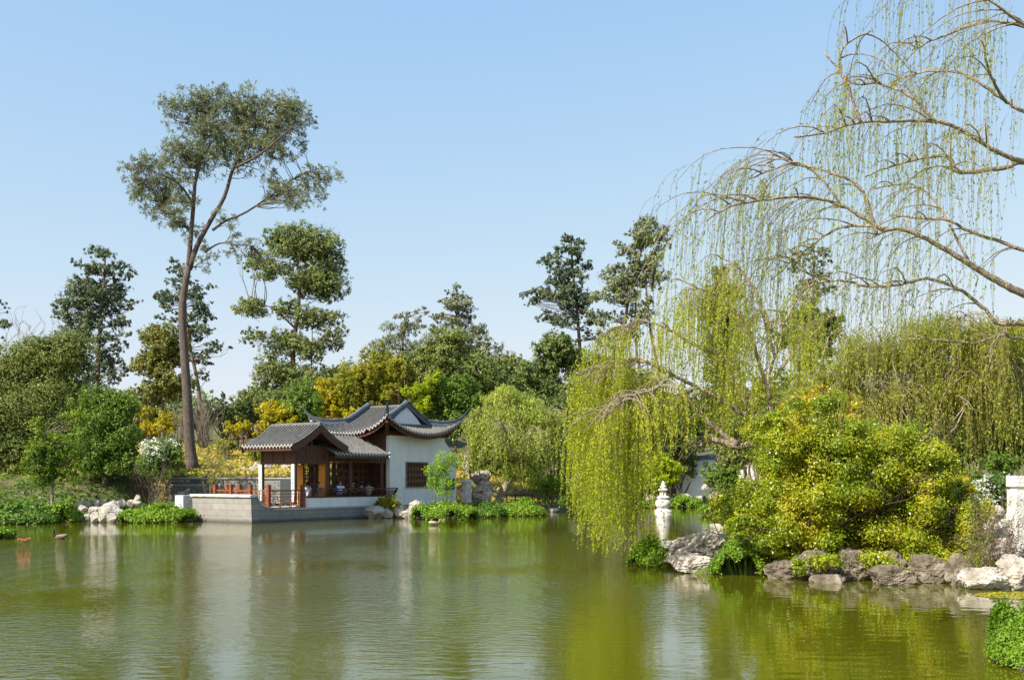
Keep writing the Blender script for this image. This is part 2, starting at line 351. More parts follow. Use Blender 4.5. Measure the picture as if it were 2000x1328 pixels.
def tufts(mb, p, o, ln, k=9):
    """needle tufts: thin blades radiating from each twig end"""
    n = len(p); c = np.repeat(p, k, 0); d = rng.normal(0, 1, (n * k, 3)) + np.repeat(o, k, 0) * .8
    d /= np.linalg.norm(d, axis=1)[:, None] + 1e-9; L = ln * rng.uniform(.6, 1.15, (n * k, 1))
    s = np.cross(d, rng.normal(0, 1, (n * k, 3))); s /= np.linalg.norm(s, axis=1)[:, None] + 1e-9
    v = np.stack([c + s * L * .03, c + d * L * .5 + s * L * .085, c + d * L, c + d * L * .5 - s * L * .085], 1)
    mb.add(v, np.arange(4 * n * k).reshape(-1, 4))
def blob(cx, cy, rx, ry, n, jit=.55, k=.42):
    """n sub-clumps filling an ellipse in the photo"""
    out = []; n = int(n * 1.5) + 1
    for i in range(n):
        a = i * 2.39996 + rng.uniform(-.5, .5); q = math.sqrt((i + .5) / n) * .8
        f = rng.uniform(.75, 1.3) * k * 1.12
        out.append((cx + math.cos(a) * q * rx, cy + math.sin(a) * q * ry, rx * f, ry * f))
    return out
def puffs(cx, cy, rx, ry, n, k=.35):
    """small separated foliage puffs of a conifer branch system"""
    out = []; n = int(n * 2.2) + 2
    for i in range(n):
        a = i * 2.39996 + rng.uniform(-.9, .9); q = math.sqrt((i + .7) / n) * 1.0; f = rng.uniform(.6, 1.35) * k * max(rx, ry)
        out.append((cx + math.cos(a) * q * rx, cy + math.sin(a) * q * ry, f * 1.2, f * .66))
    return out
def shrub(name, label, cat, px, py, D, rx, ry, lm, leaf=.1, dens=2.5, n=9, stems=5, bark='twig', group=None, aspect=.5, kind='broad', base=None, lump=.3, hollow=.5, k=.45):
    """leafy shrub on several stems; px, py its centre in the photo"""
    s = D / F; c = P(px, py, D); g = gz(c[0], c[1]); b = (c[0], c[1], g)
    e = thing(name, label, cat, b, 0, group); tb, lb = MB(), MB()
    for (cx, cy, ax, ay) in blob(px, py, rx, ry, n, k=k):
        cen = P(cx, cy, D); cen[1] += rng.uniform(-.6, .6) * rx * s; cen[2] = max(cen[2], g + .1)
        rad3 = np.array([ax * s, ax * s, ay * s]); nn = int(dens * math.pi * rad3[0] * rad3[2] / (leaf * leaf * aspect * 1.1) + 10)
        if kind == 'needle': nn //= 6
        p, o = clump_pts(cen, rad3, nn, lump, 20, hollow); p[:, 2] = np.maximum(p[:, 2], g + .02)
        if kind == 'needle': tufts(lb, p, o, leaf * 1.9)
        else: quads(lb, p, o, leaf, leaf * aspect, .8)
        if stems: limb(tb, (b[0] + rng.uniform(-.1, .1) * rx * s, b[1] + rng.uniform(-.1, .1) * rx * s, g - .1), cen, .012 * D / 15, .004 * D / 15, .08, 5, 6)
    if stems: tb.build('stem', M[bark], e, True, loc=b)
    lb.build('foliage', lm, e, loc=b)
    return e

# ------------------------------------------------------------------ trees of the background
L = {}
L['pine'] = leafmat('needles_grey_green', [(.13, .155, .085), (.22, .25, .13), (.33, .35, .18)], .3)
L['bluepine'] = leafmat('needles_blue_green', [(.065, .10, .055), (.12, .165, .085), (.22, .26, .12)], .3)
L['pine2'] = leafmat('needles_olive_green', [(.11, .15, .045), (.18, .22, .06), (.28, .31, .08)], .3)
L['oak'] = leafmat('oak_leaves', [(.085, .12, .028), (.18, .22, .05), (.32, .34, .09)], .35)
L['darkoak'] = leafmat('dark_leaves', [(.075, .115, .03), (.13, .18, .045), (.22, .26, .07)], .35)
L['green'] = leafmat('fresh_green_leaves', [(0.075, 0.138, 0.020), (0.138, 0.225, 0.028), (0.225, 0.325, 0.044)], .4)
L['bright'] = leafmat('bright_green_leaves', [(0.152, 0.329, 0.023), (0.278, 0.455, 0.029), (0.405, 0.531, 0.034)], .5)
L['lime'] = leafmat('lime_leaves', [(0.230, 0.322, 0.011), (0.345, 0.437, 0.014), (0.483, 0.506, 0.023)], .5)
L['yellow'] = leafmat('yellow_bamboo_leaves', [(.30, .30, .02), (.52, .45, .02), (.72, .56, .025)], .5)
L['olive'] = leafmat('olive_bamboo_leaves', [(.17, .21, .02), (.28, .29, .025), (.42, .37, .03)], .45)
L['willow'] = leafmat('willow_leaves', [(.28, .35, .015), (.42, .49, .02), (.58, .60, .03)], .55)
L['willow2'] = leafmat('willow_leaves_mid', [(.21, .24, .03), (.30, .33, .04), (.42, .42, .06)], .5)
L['willow3'] = leafmat('willow_leaves_dense', [(.22, .29, .05), (.38, .45, .08), (.55, .59, .12)], .5)
L['wispy'] = leafmat('grey_wispy_needles', [(0.144, 0.162, 0.090), (0.234, 0.252, 0.134), (0.306, 0.324, 0.162)], .35)
L['cress'] = leafmat('watercress_leaves', [(0.094, 0.180, 0.012), (0.163, 0.288, 0.018), (0.275, 0.396, 0.030)], .4)
L['cressdark'] = leafmat('waterside_leaves', [(0.050, 0.106, 0.017), (0.100, 0.188, 0.024), (0.175, 0.288, 0.033)], .35)
L['bush'] = leafmat('gold_green_leaves', [(.10, .16, .010), (.19, .27, .012), (.32, .38, .018), (.46, .46, .02), (.55, .42, .03)], .45, .35, .5, 1.3)
L['bushtop'] = leafmat('orange_gold_leaves', [(0.240, 0.288, 0.012), (0.504, 0.456, 0.018), (0.720, 0.504, 0.024), (0.720, 0.336, 0.036)], .45, .35, .5, 1.3)
L['white'] = leafmat('white_blossom', [(.50, .55, .42), (.62, .64, .52), (.72, .72, .62)], .3)
L['hill'] = leafmat('hill_cover_leaves', [(.20, .22, .03), (.40, .33, .05), (.55, .40, .07), (.30, .32, .04)], .4)
L['straw'] = leafmat('dry_leaves', [(.25, .19, .06), (.36, .27, .09)], .3)

# the tall leaning pine on the left
c = []
for q in [(360, 215, 40, 40, 6), (430, 215, 55, 45, 9), (520, 220, 60, 42, 9), (570, 235, 38, 35, 5), (470, 275, 60, 45, 8), (400, 290, 55, 40, 7), (355, 320, 45, 45, 6), (300, 350, 48, 48, 7),
          (270, 340, 28, 32, 3), (335, 400, 45, 40, 6), (365, 450, 28, 28, 3), (300, 400, 30, 28, 3), (550, 285, 40, 30, 4), (540, 375, 34, 22, 3), (590, 375, 40, 28, 4), (635, 340, 32, 18, 3), (520, 345, 32, 20, 2), (480, 480, 34, 26, 3), (440, 430, 22, 20, 2), (500, 500, 22, 18, 2), (400, 500, 25, 24, 2)]:
    c += puffs(*q[:4], int(q[4] * 1.5), .33)
tree('leaning_pine', 'tallest pine, leaning, with forked trunk and open crown high above the pavilion', 'pine tree', 62,
     [(378, 920), (370, 860), (366, 780), (360, 690), (356, 600), (368, 520)], .34, c, L['pine'], .14, 1.5, .5, .55, 'bark_pine', 'needle', hollow=.1, r1=.55, lump=.8, per=5, lk=.55,
     forks=[(.16, [(368, 525), (372, 470), (378, 400), (382, 350), (396, 290), (405, 220), (412, 190)]), (.17, [(370, 525), (385, 480), (412, 430), (438, 385), (455, 330), (475, 290), (500, 250), (540, 210)]),
            (.09, [(415, 450), (440, 432), (480, 415), (540, 375, 1), (590, 340, 1), (640, 325, 2)]), (.07, [(400, 492), (430, 475), (460, 478, -1), (490, 480, -1)]),
            (.08, [(378, 400), (350, 360, -1), (310, 340, -2), (262, 330, -2)]), (.08, [(380, 360), (400, 300), (440, 240, 2), (450, 200, 2)]), (.08, [(455, 330), (510, 300, -2), (570, 250, -2), (600, 235, -2)]), (.1, [(372, 450), (345, 430, 1), (320, 400, 1)])])
c = []
for q in [(590, 480, 48, 40, 8), (640, 500, 34, 40, 5), (545, 470, 34, 24, 4), (640, 560, 32, 34, 5), (600, 545, 40, 32, 5), (525, 525, 40, 22, 4), (490, 510, 24, 16, 2), (490, 600, 36, 18, 4), (560, 600, 28, 20, 3), (620, 620, 40, 24, 5), (495, 655, 24, 14, 3), (655, 660, 26, 20, 4), (610, 680, 34, 22, 4), (560, 670, 40, 25, 5), (540, 720, 40, 26, 5), (600, 740, 50, 30, 5), (525, 765, 30, 30, 4)]:
    c += blob(*q[:4], q[4] + 1, k=.47)
tree('cloud_pine', 'olive green pine with rounded tiers of foliage right of the leaning pine', 'pine tree', 100,
     [(590, 850), (580, 780), (572, 700), (580, 620), (585, 560), (580, 500), (582, 470)], .55, c, L['pine2'], .22, 1.5, .4, .6, 'bark', hollow=.55, lump=.28,
     forks=[(.13, [(583, 560), (610, 520), (650, 480)]), (.10, [(575, 640), (530, 600), (490, 598)]), (.15, [(612, 840), (608, 740), (610, 640)])])
c = []
for q in [(205, 515, 38, 26, 5), (170, 535, 32, 26, 4), (235, 545, 26, 24, 4), (180, 580, 50, 30, 7), (140, 585, 28, 20, 3), (245, 590, 26, 16, 3), (120, 605, 20, 12, 2), (150, 625, 40, 20, 5), (215, 620, 38, 20, 4), (235, 655, 20, 22, 3), (170, 665, 42, 24, 4), (225, 695, 26, 26, 4), (190, 715, 40, 34, 5), (235, 730, 12, 20, 2)]:
    c += puffs(*q)
tree('blue_green_pine', 'blue green pine with ragged sprays behind the oak at far left', 'pine tree', 98,
     [(188, 850), (190, 760), (192, 690), (198, 620), (203, 560), (205, 505)], .5, c, L['bluepine'], .24, 1.7, .45, .6, 'bark', hollow=.35, lump=.34)
c = []
for q in [(350, 530, 24, 30, 4), (345, 580, 36, 26, 5), (395, 570, 22, 18, 3), (390, 610, 30, 18, 4), (330, 620, 20, 20, 3), (380, 650, 34, 18, 4), (425, 680, 26, 12, 3), (395, 700, 20, 14, 3), (350, 690, 30, 30, 3), (392, 740, 14, 18, 2)]:
    c += puffs(*q)
tree('tiered_pine', 'dark pine standing right behind the trunk of the leaning pine', 'pine tree', 112,
     [(392, 850), (388, 760), (372, 680), (362, 600), (355, 520)], .45, c, L['bluepine'], .26, 1.7, .45, .6, 'bark', hollow=.35, lump=.34)
c = []
for q in [(315, 660, 36, 30, 6), (300, 710, 42, 34, 7), (330, 750, 46, 30, 6), (290, 765, 30, 24, 4), (340, 690, 30, 34, 4)]:
    c += blob(*q)
tree('yellowish_tree', 'yellow green fluffy tree left of the leaning pine trunk', 'tree', 92, [(318, 860), (318, 760), (318, 680)], .35, c, leafmat('tawny_leaves', [(.13, .15, .03), (.21, .22, .045), (.28, .27, .06)], .35), .24, 2.4, .5, .5)
c = []
for q in [(0, 600, 10, 14, 2), (-25, 640, 34, 30, 5), (-10, 670, 22, 16, 3), (-50, 590, 34, 34, 5)]: c += puffs(*q)
tree('edge_pine', 'dark conifer cut off by the left edge of the photo', 'pine tree', 96, [(-35, 850), (-35, 700), (-38, 590)], .4, c, L['bluepine'], .24, 1.8, .45)
# oak masses at left
c = []
for q in [(110, 685, 62, 42, 9), (60, 720, 62, 50, 9), (130, 730, 50, 44, 7), (20, 760, 50, 60, 7), (90, 800, 80, 62, 12), (-20, 720, 40, 50, 5), (30, 850, 60, 60, 8), (110, 880, 60, 50, 7), (10, 920, 50, 40, 5), (-60, 800, 60, 90, 8)]:
    c += blob(*q, k=.42)
tree('spreading_oak', 'broad grey green oak filling the left edge behind the bank', 'oak tree', 60,
     [(60, 985), (62, 900), (70, 800), (80, 730)], .4, c, L['oak'], .085, 1.6, .55, .5, forks=[(.2, [(62, 920), (20, 850), (-10, 780)]), (.2, [(64, 900), (110, 830), (130, 740)])], lump=.36)
c = []
for q in [(200, 905, 60, 30, 7), (250, 895, 26, 26, 4), (205, 790, 52, 34, 8), (235, 800, 36, 34, 5), (205, 850, 60, 42, 9), (240, 860, 34, 34, 5), (175, 880, 34, 30, 4), (160, 800, 26, 34, 3)]:
    c += blob(*q, k=.42)
tree('round_green_tree', 'deep green round crowned tree between the oak and the white blossom shrub', 'tree', 57,
     [(205, 955), (206, 900), (205, 840), (208, 800)], .16, c, L['green'], .08, 1.9, .55, .5)
c = []
for q in [(75, 835, 16, 22, 3), (95, 860, 34, 18, 4), (150, 815, 34, 12, 4), (70, 880, 26, 22, 4), (115, 885, 40, 22, 5), (140, 900, 30, 14, 3), (95, 925, 40, 22, 5), (130, 930, 26, 20, 3), (80, 905, 28, 24, 3)]:
    c += blob(*q, k=.42)
tree('young_maple', 'young bright green maple with pale slim trunk in front of the oak', 'maple tree', 52,
     [(102, 980), (103, 930), (98, 870), (80, 835)], .09, c, leafmat('maple_leaves', [(.07, .13, .015), (.13, .22, .02), (.36, .42, .03)], .45), .075, 1.5, .6, .5, 'twig_grey', lump=.45)
def bare(name, label, px, py, D, rx, ry, n=40, mt='twig_grey', base=None, r=.02, leaf=None, cat='shrub'):
    s = D / F; c = P(px, py, D); g = gz(c[0], c[1]); b = np.array((c[0], c[1], g)); e = thing(name, label, cat, b)
    tb = MB(); lb = MB()
    for i in range(n):
        a = rng.uniform(0, 2 * math.pi); q = rng.random() ** .5
        top = c + np.array([math.cos(a) * q * rx * s, math.sin(a) * q * rx * s, (rng.uniform(-.2, 1)) * ry * s])
        L0 = limb(tb, b + rng.normal(0, .05, 3) * rx * s - np.array([0, 0, .1]), top, r, r * .35, .1, 5, 8)
        for _ in range(5):
            a0 = L0[rng.integers(3, 8)]; d = (top - b) / np.linalg.norm(top - b) + rng.normal(0, .5, 3)
            q2 = limb(tb, a0, a0 + d * rx * s * rng.uniform(.2, .5), r * .4, r * .2, .12, 4, 5)
            if leaf is not None:
                pp = q2[rng.integers(1, 5, 8)] + rng.normal(0, .05, (8, 3)); quads(lb, pp, np.zeros((8, 3)) + [0, 0, .5], leaf[1], leaf[1] * .5, 1)
    tb.build('branches', M[mt], e, True, loc=b)
    if leaf is not None: lb.build('foliage', leaf[0], e, loc=b)
    return e
bare('bare_tree', 'leafless grey tree top showing above the oak at far left', 65, 665, 85, 55, 45, 26, 'twig_grey', r=.05, cat='tree')
bare('bare_shrub', 'grey brown leafless shrub left of the leaning pine trunk on the hill', 345, 812, 84, 30, 32, 34, 'twig_grey', r=.025)
bare('bare_shrub', 'wide grey brown leafless shrub right of the leaning pine trunk on the hill', 400, 808, 84, 42, 40, 46, 'twig_grey', r=.025)
bare('bare_sapling', 'thin half bare sapling with sparse yellow green leaves left of the red railing', 428, 895, 56, 32, 45, 26, 'twig_grey', r=.012, leaf=(L['olive'], .06))
bare('bare_sapling', 'dark stemmed bare sapling below the white blossom shrub', 298, 925, 54, 40, 26, 16, 'bark', r=.02)
bare('bare_sapling', 'straw coloured dry bush in front of the picture wall', 318, 960, 53.5, 12, 22, 16, 'twig', r=.008, leaf=(L['straw'], .05))
# white blossom shrub
for args in [('white_blossom_shrub', 'white flowering shrub at the foot of the slope left of the leaning pine', 318, 893, 56, 44, 34), ]:
    e = shrub(*args[:2], 'shrub', *args[2:], L['green'], .07, 2.2, 10)
    fb = MB(); s = 56 / F; cen = P(318, 886, 56)
    for i in range(42):
        a = rng.uniform(0, 6.28); q = rng.random() ** .5; p0 = cen + np.array([math.cos(a) * q * 38 * s, -abs(rng.normal(.5, .35)) * 30 * s, (math.sin(a) * q * 24 + 8) * s])
        pp = p0 + rng.normal(0, .09, (28, 3)) * [1.5, 1, .6]; quads(fb, pp, np.zeros((28, 3)) + [0, -.4, .8], .05, .045, .6)
    fb.build('blossom', L['white'], e, loc=e.location)
# yellow bamboo and nursery rows
for i, (px, py, rx, ry, lb_) in enumerate([(290, 835, 22, 20, 'golden bamboo clump at the far left of the nursery row'), (322, 828, 20, 22, 'golden bamboo clump second from the left of the nursery row'), (283, 805, 12, 14, 'small upright golden bamboo above the white blossom shrub'),
        (453, 838, 15, 16, 'golden potted bamboo leftmost beside the porch roof'), (477, 834, 16, 18, 'golden potted bamboo in the middle beside the porch roof'), (506, 838, 14, 16, 'golden potted bamboo nearest the porch roof')]):
    shrub('golden_bamboo', lb_, 'bamboo', px, py, 82, rx, ry, L['yellow'], .13, 1.8, 6, 5, aspect=.35, group='golden bamboo clumps on the slope')
M['pot'] = mat('black_pot', (.02, .02, .022), .7)
for px, w_ in [(452, 'left'), (477, 'middle'), (500, 'right')]:
    c0 = P(px, 860, 82); g = gz(c0[0], 82)
    e = thing('nursery_pot', 'black nursery pot, %s one under the golden bamboos by the porch roof' % w_, 'plant pot', (c0[0], 81.2, g), group='black nursery pots')
    a = MB(); a.lathe([(.22, 0), (.30, .42)], n=14); a.build('pot_body', M['pot'], e, True)
    a = MB(); a.lathe([(.31, .40), (.345, .40), (.345, .47), (.29, .47), (.28, .40)], n=14); a.build('rim', M['pot'], e, True)
for (px, py, rx, ry, mt_, lb_) in [(545, 825, 34, 36, 'yellow', 'golden yellow bush above the porch ridge with orange tips'), (640, 790, 34, 44, 'yellow', 'tall bright yellow bamboo behind the left roof horn'), (690, 765, 46, 44, 'olive', 'olive gold bamboo behind the middle of the hall roof'),
        (735, 745, 34, 60, 'olive', 'tall olive bamboo left of the lime green shrub'), (780, 735, 26, 40, 'olive', 'thin olive bamboo below the wispy grey conifer'), (700, 815, 30, 22, 'yellow', 'small yellow bush just above the left end of the hall roof'), (590, 800, 40, 44, 'green', 'green bush between the two pines and the yellow bamboo')]:
    shrub('tall_bamboo' if 'bamboo' in lb_ else 'bush', lb_, 'bamboo' if 'bamboo' in lb_ else 'bush', px, py, 88 if py < 800 else 80, rx, ry, L[mt_], .16, 2.1, 9, 6, aspect=.3)
# wispy conifers
c = []
for q in [(790, 625, 20, 14, 3), (775, 650, 26, 20, 4), (810, 640, 26, 18, 3), (765, 685, 34, 22, 5), (815, 685, 30, 22, 4), (745, 710, 24, 16, 3), (825, 610, 14, 10, 2), (790, 715, 30, 16, 3)]: c += puffs(*q)
tree('wispy_conifer', 'pale wispy conifer with drooping twigs, left of the pair in the middle distance', 'conifer', 125, [(785, 850), (785, 720), (790, 620)], .4, c, L['wispy'], .3, .95, .22, .5, 'bark', 'droop', lump=.5)
c = []
for q in [(890, 580, 30, 22, 5), (905, 610, 30, 22, 5), (870, 640, 30, 26, 5), (915, 655, 34, 22, 5), (945, 685, 32, 16, 4), (975, 695, 12, 8, 2), (880, 690, 40, 26, 6), (855, 620, 14, 10, 2)]: c += puffs(*q)
tree('grey_conifer', 'taller grey green conifer standing right of the wispy one in the middle distance', 'conifer', 125, [(905, 850), (900, 700), (892, 580)], .5, c, L['pine'], .3, 1.7, .4, .5, 'bark', lump=.4)
c = []
for q in [(1115, 480, 30, 20, 5), (1090, 510, 26, 16, 4), (1135, 515, 22, 18, 3), (1105, 545, 34, 20, 5), (1060, 575, 32, 12, 5), (1120, 585, 40, 18, 5), (1040, 590, 14, 8, 2), (1085, 620, 34, 14, 4), (1140, 620, 26, 22, 4), (1150, 655, 18, 16, 2), (1110, 670, 20, 18, 3)]: c += puffs(*q)
tree('tiered_pine', 'dark blue green pine with horizontal tiers standing clear above the centre right trees', 'pine tree', 118, [(1135, 860), (1133, 700), (1128, 620), (1120, 540), (1115, 470)], .5, c, L['bluepine'], .27, 2.1, .45, .6, 'bark', lump=.34)
c = []
for q in [(1265, 450, 34, 24, 6), (1230, 480, 32, 26, 5), (1280, 490, 28, 26, 4), (1225, 530, 40, 26, 7), (1265, 540, 36, 26, 5), (1205, 575, 38, 22, 5), (1250, 595, 36, 28, 5), (1190, 620, 30, 18, 3), (1235, 640, 30, 26, 4), (1200, 660, 26, 26, 3)]: c += puffs(*q)
tree('tall_conifer', 'tall grey conifer with several bare lower trunks beside the tiered pine', 'conifer', 112, [(1215, 860), (1215, 700), (1225, 600), (1250, 500), (1262, 440)], .45, c, L['pine'], .27, 1.9, .45, .6, 'bark', lump=.36,
     forks=[(.22, [(1300, 800), (1285, 720), (1270, 640), (1262, 560), (1265, 500)]), (.18, [(1262, 780), (1245, 700), (1240, 620), (1245, 560)])])
c = []
for q in [(1408, 540, 20, 24, 5), (1410, 580, 34, 28, 7), (1415, 620, 40, 30, 8), (1410, 670, 36, 30, 6), (1405, 720, 34, 30, 5)]: c += blob(*q)
tree('column_cypress', 'broad olive cypress with rounded tip seen through the hanging willow', 'cypress', 80, [(1410, 880), (1410, 700), (1408, 540)], .35, c, L['oak'], .2, 2.6, .45, .4)
c = []
for q in [(1560, 510, 26, 18, 4), (1600, 500, 24, 20, 4), (1605, 550, 30, 22, 4), (1575, 570, 28, 18, 3)]: c += puffs(*q)
tree('sparse_pine', 'dark sparse pine rising behind the arching willow limb', 'pine tree', 95, [(1590, 850), (1588, 650), (1590, 490)], .4, c, L['bluepine'], .25, 1.7, .45, .5)
c = []
for q in [(1575, 630, 44, 34, 8), (1625, 640, 34, 30, 5), (1590, 690, 40, 34, 6), (1540, 660, 26, 30, 4)]: c += blob(*q)
tree('leafy_tree', 'mid green leafy tree just below the sparse pine', 'tree', 62, [(1590, 880), (1590, 760), (1588, 640)], .22, c, L['green'], .14, 1.9, .5, .4)
# masses behind the hall and the middle
for nm, lb_, D, tr, q, mt_, lf in [
    ('bushy_oak', 'olive brown oak crown just below the grey conifer', 100, [(850, 860), (850, 720)], [(870, 680, 44, 34, 7), (820, 720, 40, 34, 6), (780, 790, 50, 30, 5), (860, 730, 50, 34, 6)], 'oak', .22),
    ('bushy_oak', 'grey green oak crown right of the grey conifer', 110, [(990, 860), (990, 760)], [(985, 720, 40, 24, 6), (1010, 705, 22, 14, 3), (960, 740, 34, 22, 4), (1010, 760, 40, 24, 4)], 'oak', .24),
    ('bushy_oak', 'dark oak crown at the foot of the tiered pine', 98, [(1090, 860), (1090, 760)], [(1090, 690, 40, 34, 8), (1130, 720, 34, 34, 5), (1055, 740, 40, 34, 6), (1080, 790, 54, 36, 7)], 'darkoak', .2),
    ('bushy_oak', 'dark green oak behind the top of the trailing willow', 90, [(1170, 860), (1170, 780)], [(1175, 720, 40, 26, 5), (1150, 790, 50, 50, 7), (1210, 740, 34, 30, 4)], 'darkoak', .2),
    ('leafy_tree', 'dark leafy tree right behind the small willow with the crooked trunk', 78, [(1080, 900), (1080, 840)], [(1090, 810, 46, 34, 6), (1110, 870, 50, 44, 7), (1060, 870, 40, 44, 4)], 'darkoak', .16),
    ('round_tree', 'fresh green round tree with pale blossom dots behind the hall roof', 80, [(890, 880), (890, 790)], [(885, 765, 40, 36, 9), (920, 790, 30, 28, 4), (860, 800, 34, 28, 5), (880, 830, 50, 26, 5)], 'green', .13),
    ('lime_shrub', 'upright lime yellow shrub peeking over the hall gable', 79, [(835, 880), (835, 790)], [(808, 765, 22, 16, 4), (848, 745, 15, 24, 4), (830, 775, 24, 24, 4)], 'lime', .12),
    ('grey_tree', 'far grey green tree standing left of the cloud pine', 135, [(490, 830), (492, 780)], [(500, 775, 34, 20, 7), (530, 790, 34, 30, 6), (470, 795, 20, 14, 3)], 'oak', .3),
    ('grey_tree', 'far low green tree on the skyline between leaning pine and cloud pine', 150, [(450, 830), (450, 800)], [(450, 800, 20, 12, 4), (470, 812, 24, 12, 3)], 'darkoak', .3),
    ('cypress', 'tiny dark cypress on the skyline between leaning pine and cloud pine', 150, [(435, 830), (435, 790)], [(435, 780, 6, 12, 3), (434, 795, 8, 12, 3)], 'bluepine', .3),
    ('dark_tree', 'dark undergrowth tree on the slope under the cloud pine', 95, [(560, 850), (560, 800)], [(560, 790, 50, 30, 7), (620, 780, 34, 34, 5), (660, 740, 30, 26, 4)], 'darkoak', .2),
    ('dark_tree', 'dark tree filling the gap under the cypress', 70, [(1400, 900), (1400, 820)], [(1370, 790, 44, 40, 6), (1430, 800, 50, 50, 6), (1340, 850, 34, 34, 3)], 'darkoak', .17),
    ('hedge_tree', 'olive tree behind the willow trunk at the back of the inlet', 60, [(1480, 900), (1480, 860)], [(1490, 850, 60, 50, 8), (1440, 880, 40, 30, 4), (1550, 830, 50, 60, 6)], 'oak', .14),
    ('weeping_cedar', 'dense dark weeping tree at the right edge behind the white blossom bush', 46, [(1940, 920), (1940, 800)], [(1930, 780, 50, 60, 8), (1980, 760, 50, 60, 7), (1900, 840, 34, 44, 5), (1975, 850, 50, 50, 7), (2060, 780, 60, 90, 8)], 'green', .11),
    ('dark_oak', 'dark tree mass behind the far right willow', 62, [(1800, 920), (1800, 820)], [(1800, 800, 60, 60, 8), (1730, 830, 60, 50, 7), (1870, 780, 60, 60, 8), (1960, 700, 70, 60, 8)], 'oak', .14)]:
    cc = []
    for t in q: cc += blob(*t, k=.45)
    tree(nm, lb_, 'shrub' if 'shrub' in nm else 'tree', D, tr, .02 * D / 10, cc, L[mt_], lf, 2.3, .5, .5)
# full crowned trees reaching the ground that close the view behind
for nm, lb_, px, py, D, rx, ry, mt_ in [
    ('backdrop_tree', 'grey green tree behind the nursery row, right of the leaning pine', 560, 800, 112, 60, 46, 'oak'), ('backdrop_tree', 'dark green tree behind the yellow bamboos', 660, 775, 118, 60, 50, 'darkoak'),
    ('backdrop_tree', 'olive tree under the wispy conifer', 740, 762, 116, 60, 54, 'oak'), ('backdrop_tree', 'dark green tree below the grey conifer', 830, 755, 112, 66, 62, 'darkoak'),
    ('backdrop_tree', 'grey green tree behind the round blossom dotted tree', 930, 752, 108, 66, 54, 'oak'), ('backdrop_tree', 'dark tree behind the head of the small willow', 1020, 762, 104, 66, 50, 'darkoak'),
    ('backdrop_tree', 'deep green tree between the small willow and the trailing willow', 1090, 830, 80, 56, 54, 'darkoak'), ('backdrop_tree', 'grey green tree behind the left of the willow curtain', 1160, 800, 86, 60, 70, 'oak'),
    ('backdrop_tree', 'olive tree behind the middle of the willow curtain', 1240, 800, 82, 60, 66, 'oak'), ('backdrop_tree', 'dark tree behind the lime bush at the inlet', 1320, 860, 84, 56, 54, 'darkoak'),
    ('backdrop_tree', 'olive green tree behind the willow trunk', 1480, 820, 66, 70, 60, 'willow2'), ('backdrop_tree', 'yellow green tree behind the top of the golden bush', 1600, 820, 60, 70, 70, 'willow2'),
    ('backdrop_tree', 'olive tree behind the tangled bank willow', 1720, 830, 58, 70, 62, 'willow2'), ('backdrop_tree', 'light olive tree right of the tangled bank willow', 1840, 800, 56, 70, 80, 'willow2'),
    ('backdrop_tree', 'tall olive tree at the right edge', 1970, 740, 54, 80, 110, 'willow2'), ('backdrop_tree', 'dark green tree low behind the right path', 1880, 860, 50, 60, 46, 'darkoak'),
    ('backdrop_tree', 'dark understory tree behind the young maple', 60, 900, 66, 90, 70, 'darkoak'), ('backdrop_tree', 'dark understory tree behind the round green tree', 190, 870, 68, 70, 60, 'darkoak')]:
    shrub(nm, lb_, 'tree', px, py, D, rx, ry, L[mt_], .0019 * D + .02, 1.7, 16, 4, 'bark', k=.42)
for lb_, px, py, D, rx, ry, mt_ in [('green bush on the hill crest left of the nursery bamboos', 440, 815, 105, 40, 18, 'oak'), ('dark bush on the hill crest above the golden potted bamboos', 485, 808, 108, 34, 24, 'darkoak'), ('olive bush on the hill crest behind the grey bare shrubs', 395, 818, 104, 36, 18, 'oak'),
        ('light green bush on the crest behind the golden bamboo clumps', 300, 815, 98, 50, 24, 'willow2'), ('green bush on the crest behind the round green tree', 240, 800, 98, 44, 34, 'oak'), ('pale green low bush right of the leaning pine foot', 440, 868, 76, 26, 10, 'willow2'), ('yellow green low bush beside the left porch eave', 500, 885, 70, 20, 12, 'lime')]:
    shrub('hill_bush', lb_, 'bush', px, py, D, rx, ry, L[mt_], .0016 * D + .02, 1.8, 10, 4, k=.4)
# low shrubs
for a in [('maple_bush', 'bright green layered maple bush right of the crooked willow trunk', 'bush', 1075, 945, 66, 34, 26, L['bright'], .09, 1.9, 8),
          ('waterside_bush', 'dark green bush low on the far bank left of the stone lantern', 'bush', 1105, 985, 70, 34, 14, L['cressdark'], .1, 2.4, 6),
          ('lime_bush', 'lime green bush behind the stone lantern', 'bush', 1290, 922, 70, 48, 28, L['lime'], .1, 2.4, 10),
          ('far_bush', 'mid green bush against the distant white wall', 'bush', 1415, 935, 66, 34, 36, L['green'], .1, 2.2, 8),
          ('far_bush', 'yellow green bush low on the shore behind the pale rocks', 'bush', 1430, 1012, 40, 30, 12, L['lime'], .05, 2.2, 6),
          ('orange_shrub', 'rust gold shrub below the white blossoms at the right', 'bush', 1890, 940, 34, 34, 10, L['bushtop'], .05, 2., 6),
          ('conifer_shrub', 'flat topped dark green juniper at the right edge', 'bush', 1960, 905, 40, 44, 16, L['green'], .07, 2.4, 8),
          ('path_bush', 'light green bush beside the path at the right', 'bush', 1870, 925, 42, 34, 12, L['lime'], .07, 2.2, 6),
          ('olive_shrub', 'olive and gold shrub at the water end of the white hall wall', 'bush', 757, 985, 55.2, 27, 15, L['olive'], .06, 2.2, 7)]:
    shrub(*a)
